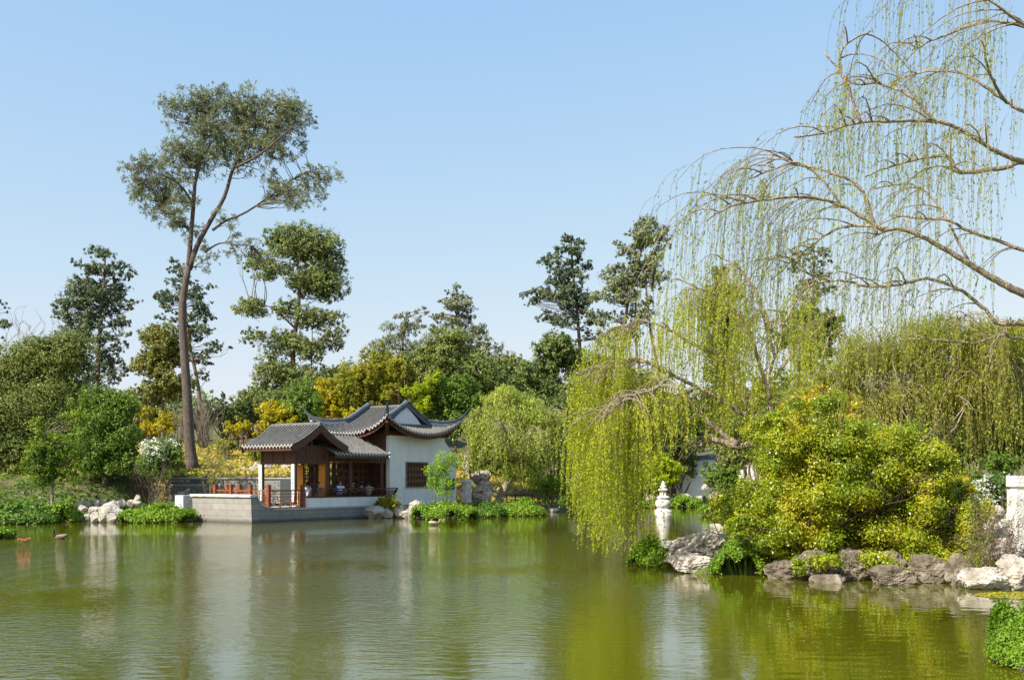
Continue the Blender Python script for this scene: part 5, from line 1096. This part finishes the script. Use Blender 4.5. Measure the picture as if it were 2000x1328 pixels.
# ------------------------------------------------------------------ golden bush on the right bank
def bigbush():
    D = 22.9; e = thing('golden_bush', 'large golden green bush with orange tips overhanging the dark rocks on the right bank', 'bush', (P(1640, 1000, D)[0], D, gz(P(1640, 1000, D)[0], D)))
    b = np.array(e.location); tb, lb1 = MB(), MB(); s = D / F
    cl = []
    for q in [(1500, 830, 34, 34, 5), (1520, 900, 50, 50, 6), (1860, 1000, 34, 60, 6), (1850, 1080, 34, 30, 4), (1640, 1062, 70, 24, 6), (1560, 1065, 50, 20, 5), (1560, 860, 70, 50, 8), (1640, 845, 90, 42, 10), (1730, 870, 80, 46, 8), (1800, 915, 54, 40, 6), (1500, 960, 54, 50, 7), (1590, 930, 90, 50, 10), (1700, 930, 90, 60, 10), (1810, 960, 64, 60, 8), (1480, 1030, 50, 34, 6), (1570, 1020, 80, 44, 8),
              (1680, 1030, 80, 44, 8), (1780, 1040, 80, 50, 8), (1840, 1050, 40, 44, 5), (1440, 1010, 34, 24, 4), (1550, 800, 40, 34, 4), (1600, 780, 40, 26, 4), (1730, 1085, 60, 22, 5), (1800, 1090, 56, 22, 5), (1850, 940, 30, 24, 3), (1530, 1070, 34, 26, 3)]: cl += blob(*q[:4], int(q[4] * 1.5), k=.33)
    for cx, cy, rx, ry in cl:
        cen = P(cx, cy + 14, D); cen[1] += rng.uniform(-1.3, .95) - (.9 if cy > 1060 else 0); r3 = np.array([rx * s, max(rx, ry) * s * 1.0, ry * s * 1.05])
        p, o = clump_pts(cen, r3, int(2300 * (rx * ry) / 900 + 350), .62, 14, .25); p[:, 2] = np.maximum(p[:, 2], .12)
        quads(lb1, p, o, .034, .0155, .85)
        st = b + np.array([rng.uniform(-1.6, 1.6), rng.uniform(-.5, .5), -.1]); q = limb(tb, st, cen - r3 * [0, 0, .3], .016, .006, .09, 6, 7)
        for _ in range(2): limb(tb, q[rng.integers(3, 6)], cen + rng.normal(0, 1, 3) * r3 * .7, .009, .004, .1, 4, 5)
    tb.build('stem', M['bark'], e, True, loc=tuple(b)); lb1.build('foliage', L['bush'], e, loc=tuple(b))
bigbush()
shrub('gold_shrub', 'orange gold leaved shrub rising between the willow trunk and the golden bush', 'shrub', 1592, 806, 24.5, 76, 40, L['bushtop'], .042, 1.5, 12, 7, 'bark', k=.36)
bare('twiggy_shrub', 'sparse reddish brown twiggy shrub in front of the white slope right of the golden bush', 1940, 1030, 20.3, 58, 46, 46, 'bark', r=.006, leaf=(leafmat('maroon_leaves', [(.09, .05, .03), (.16, .12, .05), (.22, .2, .08)], .3), .022))
bare('twiggy_shrub', 'leaning bare bush with grey green leaves at the lower right of the golden bush', 1905, 1075, 20.0, 34, 26, 30, 'bark', r=.006, leaf=(L['oak'], .022))
shrub('bank_shrub', 'loose green shrub left of the golden bush over the pale rocks', 'shrub', 1430, 985, 25.5, 44, 34, L['bush'], .035, 1.0, 9, 6, 'bark', lump=.5)

# ------------------------------------------------------------------ stone lantern, posts, walls
def lantern():
    c = P(1295.5, 1000, 64.6); e = thing('stone_lantern', 'white stone lantern with round bowl and stacked discs standing in the inlet', 'stone lantern', (c[0], c[1], 0))
    k = 64.6 / F
    m = MB(); m.lathe([(.0, -.5), (.62, -.5), (.58, .03), (.55, .12), (.42, .18), (.40, .24), (.0, .24)], n=24); m.build('base', M['white_stone'], e, True)
    m = MB(); m.lathe([(0, .24), (.30, .24), (.44, .34), (.50, .50), (.49, .64), (.40, .78), (.30, .84), (.0, .84)], n=24); m.build('bowl', M['white_stone'], e, True)
    m = MB(); m.lathe([(0, .84), (.33, .84), (.43, .90), (.41, .96), (.24, 1.04), (0, 1.04)], n=24); m.build('lower_disc', M['white_stone'], e, True)
    m = MB()
    for i in range(6):
        a = i * math.pi / 3; m.bar((.19 * math.cos(a), .19 * math.sin(a), 1.03), (.17 * math.cos(a), .17 * math.sin(a), 1.36), .09)
    m.lathe([(.10, 1.03), (.10, 1.36)], n=12); m.build('light_chamber', M['white_stone'], e)
    m = MB(); m.lathe([(0, 1.35), (.30, 1.36), (.34, 1.41), (.22, 1.50), (0, 1.52)], n=24); m.build('upper_disc', M['white_stone'], e, True)
    m = MB(); m.lathe([(0, 1.50), (.16, 1.52), (.22, 1.60), (.21, 1.66), (.12, 1.72), (.17, 1.78), (.14, 1.84), (.05, 1.92), (.03, 1.97), (0, 1.98)], n=20); m.build('finial', M['white_stone'], e, True)
lantern()
c = P(912, 978, 62.5); e = thing('stone_post', 'square pale stone gate post with cap right of the white hall wall', 'stone post', (c[0], c[1], c[2] - .1), R(35))
m = MB(); m.box(-.2, .2, -.2, .2, 0, 1.22); m.build('shaft', M['white_stone'], e); m = MB(); m.box(-.27, .27, -.27, .27, 1.223, 1.36); m.box(-.22, .22, -.22, .22, 1.36, 1.41); m.build('cap', M['white_stone'], e)
c = P(990, 972, 66); e = thing('wooden_fence', 'low brown wooden rail fence behind the crooked willow trunk', 'fence', (c[0], c[1], gz(c[0], 66)))
for k in range(4): m = MB(); m.box(k * .55 - .04, k * .55 + .04, -.04, .04, 0, .75); m.build('post', M['wood'], e)
for z in (.35, .66): m = MB(); m.box(-.1, 1.8, -.065, -.042, z, z + .07); m.build('rail', M['wood'], e)
# balustrade pier at the right edge
D = 22.4; e = thing('balustrade', 'white carved stone balustrade end with tall capped pier at the right edge', 'balustrade', (P(1990, 935, D)[0], D, .45), R(8))
m = MB(); m.box(-.17, .17, -.17, .17, 0, 1.42); m.box(-.13, .13, -.13, .13, 1.42, 1.48); m.box(-.18, .18, -.18, .18, 1.48, 1.72); m.build('pier', M['white_stone'], e)
m = MB(); pr = [(-.17, 0), (-.72, 0), (-.70, .10), (-.55, .22), (-.50, .38), (-.46, .62), (-.40, .72), (-.30, .78), (-.22, .92), (-.17, 1.02)]; m.prism(pr, lambda u, q, t: (u, t, q), .09, -.09)
th_ = np.linspace(0, 4 * math.pi, 40); m.tube(np.stack([-.33 + (.03 + .011 * th_) * np.cos(th_), 0 * th_ - .095, .52 + (.03 + .011 * th_) * np.sin(th_)], -1), .013, 5); m.build('drum_stone', M['white_stone'], e)
m = MB(); m.box(.17, 1.5, -.07, .07, 0, .95); m.box(.17, 1.5, -.10, .10, .95, 1.12); m.build('rail_panel', M['white_stone'], e)
m = MB(); m.box(1.5, 1.84, -.17, .17, 0, 1.72); m.build('pier', M['white_stone'], e)
m = MB(); m.box(-1.6, 3.4, -.4, .4, -.5, 0); m.build('foundation', M['white_stone'], e)
# far white walls
def farwall(label, px0, px1, y0, y1, D, gap=False):
    a, b_ = P(px0, y0, D), P(px1, y1, D); g = gz((a[0] + b_[0]) / 2, D); e = thing('garden_wall', label, 'garden wall', (a[0], D, g - .2))
    m = MB(); w_ = b_[0] - a[0]; h = a[2] - g + .2
    if gap:      # doorway
        x0, x1 = w_ * .62, w_ * .86; m.box(0, x0, 0, .3, 0, h); m.box(x1, w_, 0, .3, 0, h); m.box(x0, x1, 0, .3, 1.9, h)
    else: m.box(0, w_, 0, .3, 0, h)
    m.build('plaster', M['white_wall'], e)
    m = MB(); m.prism([(-.2, h), (.5, h), (.42, h + .12), (.15, h + .34), (-.12, h + .12)], lambda u, q, t: (t, u, q), -.1, w_ + .1); m.build('coping', M['ridge'], e)
farwall('distant white plaster wall with doorway across the inlet, half hidden by bushes', 1322, 1400, 897, 950, 84, True)
farwall('distant white wall glimpsed above the golden bush', 1680, 1750, 822, 880, 74)
farwall('distant pale wall glimpsed left of the right white blossom bush', 1830, 1876, 942, 965, 48)
farwall('distant white wall glimpsed behind the trailing willow trunk', 1440, 1560, 900, 950, 76)
e = thing('stone_table', 'low white stone slab bench on the far shore right of the stone lantern', 'bench', (P(1336, 960, 77)[0], 77, gz(P(1336, 960, 77)[0], 77)))
m = MB(); m.box(-.9, .9, -.3, .3, .42, .55); m.build('slab', M['white_stone'], e)
for x in (-.6, .6): m = MB(); m.box(x - .12, x + .12, -.22, .22, 0, .418); m.build('leg', M['white_stone'], e)
# picture wall behind the deck
D = 57.2; a = P(302, 935, D); e = thing('picture_wall', 'long low retaining wall with dark information panel left of the red railing', 'wall', (a[0], D, .7), R(-1))
M['conc'] = mat('grey_concrete', (.20, .205, .19), .85, [(.28, .28, .26)], 2, .3, 14); M['slate'] = mat('dark_slate', (.045, .062, .07), .6, [(.065, .08, .085)], 3)
m = MB(); m.box(0, 8.1, 0, .35, 0, 1.40); m.build('wall_body', M['conc'], e)
m = MB(); m.box(-.05, 8.15, -.06, .40, 1.403, 1.47); m.build('coping', M['grey_stone'], e)
m = MB(); m.box(7.05, 8.0, -.05, -.003, 0, 1.38); m.build('slate_panel', M['slate'], e)
m = MB(); m.box(-.02, 3.85, -.045, -.003, 0, 1.395); sp = m.build('information_panel', M['slate'], e)
M['photo'] = mat('grey_picture', (.055, .058, .052), .7, [(.12, .122, .11), (.20, .20, .185)], 3.2, detail=10); M['pale'] = mat('pale_print', (.38, .39, .37), .7, [(.5, .5, .48)], 6)
m = MB(); m.box(.48, 3.72, -.06, -.048, 0, 1.16); m.build('picture', M['photo'], sp)
m = MB()
for poly in ([(1.15, .50), (1.75, .62), (1.72, .42), (1.40, .20), (1.18, .24)], [(1.72, .66), (1.98, .78), (2.02, .60), (1.80, .56)], [(1.80, .52), (2.05, .48), (2.10, .22), (1.9, .30)], [(2.60, .18), (2.95, .42), (3.4, .38), (3.2, .16)]):
    m.prism(poly[::-1], lambda u, q, t: (u, t, q + .12), -.066, -.0605)
m.box(.52, .60, -.066, -.0605, .02, 1.12); m.box(3.62, 3.70, -.066, -.0605, .02, 1.12); m.box(.6, 3.62, -.066, -.0605, .0, .03); m.build('picture_detail', M['pale'], sp)
m = MB(); x = .72
for wl in (8, 4, 3):
    for i in range(wl): m.box(x, x + .045, -.055, -.0455, 1.245, 1.245 + (.075 if i else .095)); x += .075
    x += .09
m.box(.72, x - .1, -.0452, -.0445, 1.24, 1.25); m.build('title_line', M['pale'], sp)
m = MB(); x = 1.1
for i in range(34): m.box(x, x + .035, -.068, -.0605, 1.03, 1.03 + (.03 if i % 3 else .05)); x += .055 if i % 6 else .09
m.box(1.1, x, -.0606, -.0602, 1.02, 1.03); m.build('text_line', M['pale'], sp)
# low white stone end by the stern
c = P(361, 985, 53.2); e = thing('stone_steps', 'white stone steps at the left end of the stern coping', 'steps', (c[0], c[1], .2), BR)
m = MB(); m.box(-.5, .5, -.5, .15, 0, 1.05); m.box(-.5, .5, .15, .5, 0, .6); m.box(-.5, .5, .5, .85, 0, .25); m.build('step_block', M['white_stone'], e)
# distant rubble tower and tiny things on the hill
c = P(505, 850, 120); e = thing('stone_pillar', 'broken brick pillar on the skyline beside the golden bush', 'pillar', (c[0], c[1], gz(c[0], 120)))
m = MB(); h = P(505, 808, 120)[2] - gz(c[0], 120); m.prism([(-.75, 0), (.75, 0), (.95, h), (-.95, h)], lambda u, q, t: (u, t, q), .7, -.7); m.build('shaft', mat('old_brick', (.25, .17, .14), .9, [(.4, .33, .30)], 2, .4, 8), e)
m = MB(); m.box(-1.15, 1.15, -.9, .9, h, h + .22); m.build('cap', M['white_stone'], e)

# ------------------------------------------------------------------ birds and lilies
def bird(name, label, px, py, hd, body, headm, sc, cat, long_neck=True):
    x, y = W(px, py); e = tag(thing(name, label, cat, (x, y, 0), hd)); e.scale = (sc,) * 3
    m = MB(); n = 14; t = np.linspace(0, 1, 12)       # body along x, head at +x
    w_ = .13 * np.sin(np.clip(t * 1.05 + .05, 0, 1) * math.pi) ** .7; h = .11 * np.sin(np.clip(t * 1.02 + .05, 0, 1) * math.pi) ** .7; z0 = .07 + .09 * (1 - t) ** 3
    th_ = np.arange(n) * 2 * math.pi / n
    g = np.stack([np.repeat((-.30 + .56 * t)[:, None], n + 1, 1), w_[:, None] * np.append(np.cos(th_), 1.), z0[:, None] + h[:, None] * np.append(np.sin(th_), 0.)], -1); m.grid(g)
    nk = smooth_line([(.18, 0, .10), (.26, 0, .20), (.25, 0, .33 if long_neck else .24), (.29, 0, .38 if long_neck else .27)], 4)
    m.tube(nk, np.linspace(.055, .032, len(nk)), 10, 1)
    hc = nk[-1]; v, f = ico(2); m.add(v * [.055, .036, .038] + hc + [.02, 0, .005], f, 1); m.add([hc + [.06, .014, .01], hc + [.06, -.014, .01], hc + [.06, 0, -.014], hc + [.12, 0, -.005]], [(0, 1, 3), (1, 2, 3), (2, 0, 3)], 1)
    m.build('body', [body, headm], e, True)
    for sg in (-1, 1):
        q = MB(); v, f = ico(2); q.add(v * [.21, .03, .065] + [-.08, sg * .115, .115], f); q.build('wing', body, e, True)
    if long_neck:
        q = MB(); v, f = ico(1); q.add(v * [.018, .040, .016] + hc + [.0, 0, -.012], f); q.build('cheek_patch', M['white_wall'], e, True)
bird('goose', 'brown goose with black neck swimming left near the left bank', 117, 1052, R(178), mat('goose_brown', (.16, .12, .085), .8, [(.26, .21, .16)], 14), mat('goose_black', (.015, .014, .013), .6), .85, 'goose')
bird('duck', 'small tan duck on the water in front of the large green clump', 849, 1025, R(20), mat('duck_tan', (.40, .28, .20), .8, [(.5, .37, .28)], 12), mat('duck_head', (.28, .18, .12), .7), .95, 'duck', False)
M['petal'] = mat('pink_petal', (.75, .24, .20), .6); M['pad'] = mat('lily_pad', (.10, .16, .02), .5)
for k, (px, py) in enumerate([(38, 1057), (45, 1059), (55, 1056)]):
    x, y = W(px, py); e = thing('water_lily', 'pink water lily floating at the far left, %s of three' % ['leftmost', 'middle', 'rightmost'][k], 'water lily', (x, y, .01), group='pink water lilies')
    m = MB(); th_ = np.linspace(.2, 6.1, 16); m.add([(0, 0, .004)] + [(.16 * math.cos(t), .16 * math.sin(t), .006) for t in th_], [(0, i, i + 1) for i in range(1, 16)]); m.build('pad', M['pad'], e)
    m = MB()
    for ring_, (nn_, tilt, ln_) in enumerate([(9, .5, .13), (8, .9, .12), (6, 1.25, .10)]):
        for i in range(nn_):
            a = i * 2 * math.pi / nn_ + ring_ * .3; d = np.array([math.cos(a) * math.cos(tilt), math.sin(a) * math.cos(tilt), math.sin(tilt)]); s_ = np.array([-math.sin(a), math.cos(a), 0]) * .028; o_ = np.array([0, 0, .01])
            m.add([o_, o_ + d * ln_ * .5 + s_, o_ + d * ln_, o_ + d * ln_ * .5 - s_], [(0, 1, 2, 3)])
    m.build('flower', M['petal'], e)

# ------------------------------------------------------------------ people and furniture in the gallery
def skinmesh(name, V, E_, Rr, mt, parent, root=0, sub=1):
    me = bpy.data.meshes.new(name); me.from_pydata([tuple(map(float, v)) for v in V], E_, []); me.materials.append(mt)
    o = bpy.data.objects.new(name, me); COL.objects.link(o); o.parent = parent
    md = o.modifiers.new('skin', 'SKIN'); md.use_smooth_shade = True
    sv = me.skin_vertices
    if not sv:
        bpy.context.view_layer.objects.active = o
    for i, d in enumerate(me.skin_vertices[0].data):
        r = Rr[i]; d.radius = r if isinstance(r, tuple) else (r, r); d.use_root = (i == root)
    if sub: s_ = o.modifiers.new('sub', 'SUBSURF'); s_.levels = sub; s_.render_levels = sub
    return o
def person(label, a, b, face, shirt, pants, hair, arms='table', lean=0., h=1., cap=None, jacket=None):
    """seated figure; local y is forward; face = turn in the pavilion's frame"""
    wx, wy, wz = bworld(a, b, DZ); e = thing('person', label, 'person', (wx, wy, wz), BR + face, 'people sitting in the gallery'); e.scale = (h,) * 3
    V = [(0, 0, .50), (0, .01 + lean * .3, .66), (0, .02 + lean * .7, .82), (0, .02 + lean, .97), (0, .02 + lean * 1.1, 1.07), (0, .045 + lean * 1.2, 1.15), (0, .04 + lean * 1.25, 1.25), (0, .155 + lean * 1.2, 1.155)]
    E_ = [(0, 1), (1, 2), (2, 3), (3, 4), (4, 5), (5, 6), (5, 7)]; Rr = [(.15, .11), (.135, .10), (.155, .11), (.14, .09), .052, (.075, .088), (.072, .082), .012]
    SV, SE, SR = [V[0], V[1], V[2], V[3], (0, .02 + lean * 1.05, 1.01)], [(0, 1), (1, 2), (2, 3), (3, 4)], [(.168, .135), (.162, .13), (.188, .145), (.182, .14), (.095, .085)]
    PV, PE, PR = [V[0]], [], [(.165, .13)]
    for sg in (-1, 1):
        sh = (sg * .18, .02 + lean, .99)
        if arms == 'rail': el, wr = (sg * .27, .18 + lean, .80), (sg * .06, .36 + lean, .74)
        elif arms == 'down': el, wr = (sg * .23, .02 + lean, .74), (sg * .16, .22 + lean, .62)
        else: el, wr = (sg * .24, .14 + lean, .76), (sg * .12, .36 + lean, .76)
        n0 = len(V); wr = np.array(wr); el_ = np.array(el); dv = (wr - el_) / np.linalg.norm(wr - el_); hnd = wr + dv * .08
        V += [sh, el, tuple(wr), tuple(hnd)]; E_ += [(3, n0), (n0, n0 + 1), (n0 + 1, n0 + 2), (n0 + 2, n0 + 3)]; Rr += [.058, .043, .028, (.036, .018)]
        lat = np.cross(dv, (0, 0, 1)); lat /= np.linalg.norm(lat)
        for fi, (o_, ln_) in enumerate([(-.030, .060), (-.010, .075), (.010, .080), (.030, .070)]):
            k = len(V); p1 = hnd + lat * o_ + dv * ln_ * .6; p2 = hnd + lat * o_ + dv * ln_ + np.array([0, 0, -.02]); V += [tuple(p1), tuple(p2)]; E_ += [(n0 + 3, k), (k, k + 1)]; Rr += [.009, .008]
        k = len(V); V += [tuple(wr + dv * .03 - lat * .05 * sg), tuple(wr + dv * .07 - lat * .06 * sg)]; E_ += [(n0 + 2, k), (k, k + 1)]; Rr += [.011, .009]
        k = len(SV); SV += [sh, tuple(np.array(sh) * .35 + el_ * .65)]; SE += [(3, k), (k, k + 1)]; SR += [.088, .070]
        n1 = len(V); V += [(sg * .10, .02, .49), (sg * .13, .44, .49), (sg * .13, .42, .10), (sg * .13, .45, .05), (sg * .13, .56, .035)]; E_ += [(0, n1), (n1, n1 + 1), (n1 + 1, n1 + 2), (n1 + 2, n1 + 3), (n1 + 3, n1 + 4)]; Rr += [.085, .058, .042, .04, (.04, .03)]
        k = len(PV); PV += [(sg * .10, .02, .49), (sg * .13, .44, .49), (sg * .13, .42, .12)]; PE += [(0, k), (k, k + 1), (k + 1, k + 2)]; PR += [.10, .075, .06]
        k = len(V); V += [(sg * .078, .035 + lean * 1.2, 1.19)]; E_ += [(5, k)]; Rr += [.014]
    skinmesh('body', V, E_, Rr, M['skin'], e); skinmesh('shirt', SV, SE, SR, shirt, e); skinmesh('trousers', PV, PE, PR, pants, e)
    v, f = ico(3); keep = f[[not all((v[i][1] > .28 and v[i][2] < .42) or v[i][2] < -.55 for i in t) for t in f]]
    m = MB(); m.add(v * [.093, .112, .122] + [0, .028 + lean * 1.22, 1.215], keep); m.build('hair', hair, e, True)
    m = MB()
    for sg in (-1, 1): vv, ff = ico(1); m.add(vv * [.011, .008, .008] + [sg * .032, .132 + lean * 1.2, 1.19], ff)
    m.add(ico(1)[0] * [.024, .006, .006] + [0, .135 + lean * 1.2, 1.125], ico(1)[1]); m.build('face', M['dark'], e)
    if cap is not None:
        m = MB(); v2 = v.copy(); kk = f[[all(v[i][2] > .1 for i in t) for t in f]]; m.add(v2 * [.102, .122, .125] + [0, .03 + lean * 1.22, 1.225], kk); m.box(-.07, .07, .13 + lean * 1.2, .23 + lean * 1.2, 1.235, 1.247); m.build('cap', cap, e, True)
    if jacket is not None:
        JV = [(0, -.045 + lean * .3, .60), (0, -.035 + lean * .7, .82), (0, -.035 + lean, .98)]; JE = [(0, 1), (1, 2)]; JR = [(.215, .135), (.225, .14), (.21, .13)]
        for sg in (-1, 1): k = len(JV); JV += [(sg * .19, .0 + lean, .97), tuple(np.array(el) * [sg * (1 if el[0] > 0 else -1), 1, 1])]; JE += [(2, k), (k, k + 1)]; JR += [.105, .08]
        skinmesh('jacket', JV, JE, JR, jacket, e)
    return e
def cloth(n, c, c2=None): return mat(n, c, .9, [c2 or c], 9)
stripe = bpy.data.materials.new('striped_shirt'); stripe.use_nodes = True; nt = stripe.node_tree; wv = N(nt, 'TexWave', bands_direction='Z'); wv.inputs['Scale'].default_value = 5; tc = N(nt, 'TexCoord'); nt.links.new(tc.outputs['Object'], wv.inputs[0])
rp = N(nt, 'ValToRGB'); rp.color_ramp.elements[0].color = (.10, .18, .45, 1); rp.color_ramp.elements[1].color = (.65, .68, .75, 1); rp.color_ramp.elements[0].position = .35; rp.color_ramp.elements[1].position = .5
nt.links.new(wv.outputs[0], rp.inputs[0]); nt.links.new(rp.outputs[0], nt.nodes['Principled BSDF'].inputs['Base Color'])
hb_, hg_ = cloth('black_hair', (.015, .012, .010)), cloth('grey_hair', (.25, .22, .2)); jn, dk = cloth('denim', (.04, .06, .12)), cloth('dark_trousers', (.02, .02, .025))
person('person in blue and white striped shirt seen from behind, leftmost in the gallery', 4.35, .62, R(8), stripe, dk, hb_, 'table', .06)
person('person in grey blue shirt with black hair sitting by the golden door', 5.45, .85, R(75), cloth('slate_shirt', (.10, .16, .27)), jn, hb_, 'down', .05)
person('person in bright blue jacket over a white shirt sitting facing the pond', 6.65, .72, R(172), cloth('white_shirt', (.70, .70, .70)), jn, cloth('auburn_hair', (.14, .06, .035)), 'rail', .05, 1.06, jacket=cloth('blue_jacket', (.03, .10, .50)))
person('person in black shirt leaning forward on the bench rail', 7.65, .78, R(165), cloth('black_shirt', (.015, .015, .017)), dk, hb_, 'rail', .12, 1.04)
person('person in navy shirt and blue cap facing away from the pond', 8.35, .62, R(-20), cloth('navy_shirt', (.02, .03, .08)), dk, hb_, 'table', .05, cap=cloth('blue_cap', (.04, .07, .25)))
person('person in pale tan shirt with dark hair at the right end of the gallery', 8.95, .70, R(-60), cloth('tan_shirt', (.55, .45, .38)), jn, cloth('brown_hair', (.05, .03, .02)), 'table', .08)
def stool(label, a, b):
    x, y, z = bworld(a, b, DZ); e = thing('stool', label, 'stool', (x, y, z), BR, 'wooden stools under the people'); m = MB(); m.box(-.19, .19, -.19, .19, .375, .405); m.build('seat', M['wood'], e)
    for i in (-1, 1):
        for j in (-1, 1): m = MB(); m.bar((i * .16, j * .16, .374), (i * .18, j * .18, 0), .035); m.build('leg', M['wood'], e)
for (a, b, t) in [(4.35, .62, 'striped shirt'), (5.45, .85, 'grey blue shirt'), (6.65, .72, 'blue jacket'), (7.65, .78, 'black shirt'), (8.35, .62, 'navy shirt'), (8.95, .70, 'tan shirt')]: stool('dark wooden stool under the person in the ' + t, a, b)
for (a, b, t) in [(4.5, 1.12, 'before the person in the striped shirt'), (7.15, 1.25, 'behind the people facing the pond'), (8.75, 1.18, 'at the right end of the gallery')]:
    x, y, z = bworld(a, b, DZ); e = thing('tea_table', 'small dark tea table ' + t, 'table', (x, y, z), BR, 'tea tables in the gallery'); m = MB(); m.box(-.3, .3, -.2, .2, .69, .73); m.build('table_top', M['wood'], e)
    for i in (-1, 1):
        for j in (-1, 1): m = MB(); m.box(i * .25 - .02, i * .25 + .02, j * .16 - .02, j * .16 + .02, 0, .689); m.build('leg', M['wood'], e)

# specks of leaf litter drifting on the pond
mb = MB(); n = 700; q = np.stack([rng.uniform(-22, 9, n), rng.uniform(9, 44, n)], -1); d = pond_dist(q[:, 0], q[:, 1]); k = (d < -.2) & (rng.random(n) < np.exp(d / 2.5) * .9 + .18)
p = np.stack([q[k, 0], q[k, 1], .006 + 0 * q[k, 0]], -1); quads(mb, p, np.zeros((len(p), 3)) + [0, 0, 4.], .030, .014, .3)
tag(mb.build('floating_leaves', L['straw']), 'dry leaves drifting on the pond', 'leaves', kind='stuff')
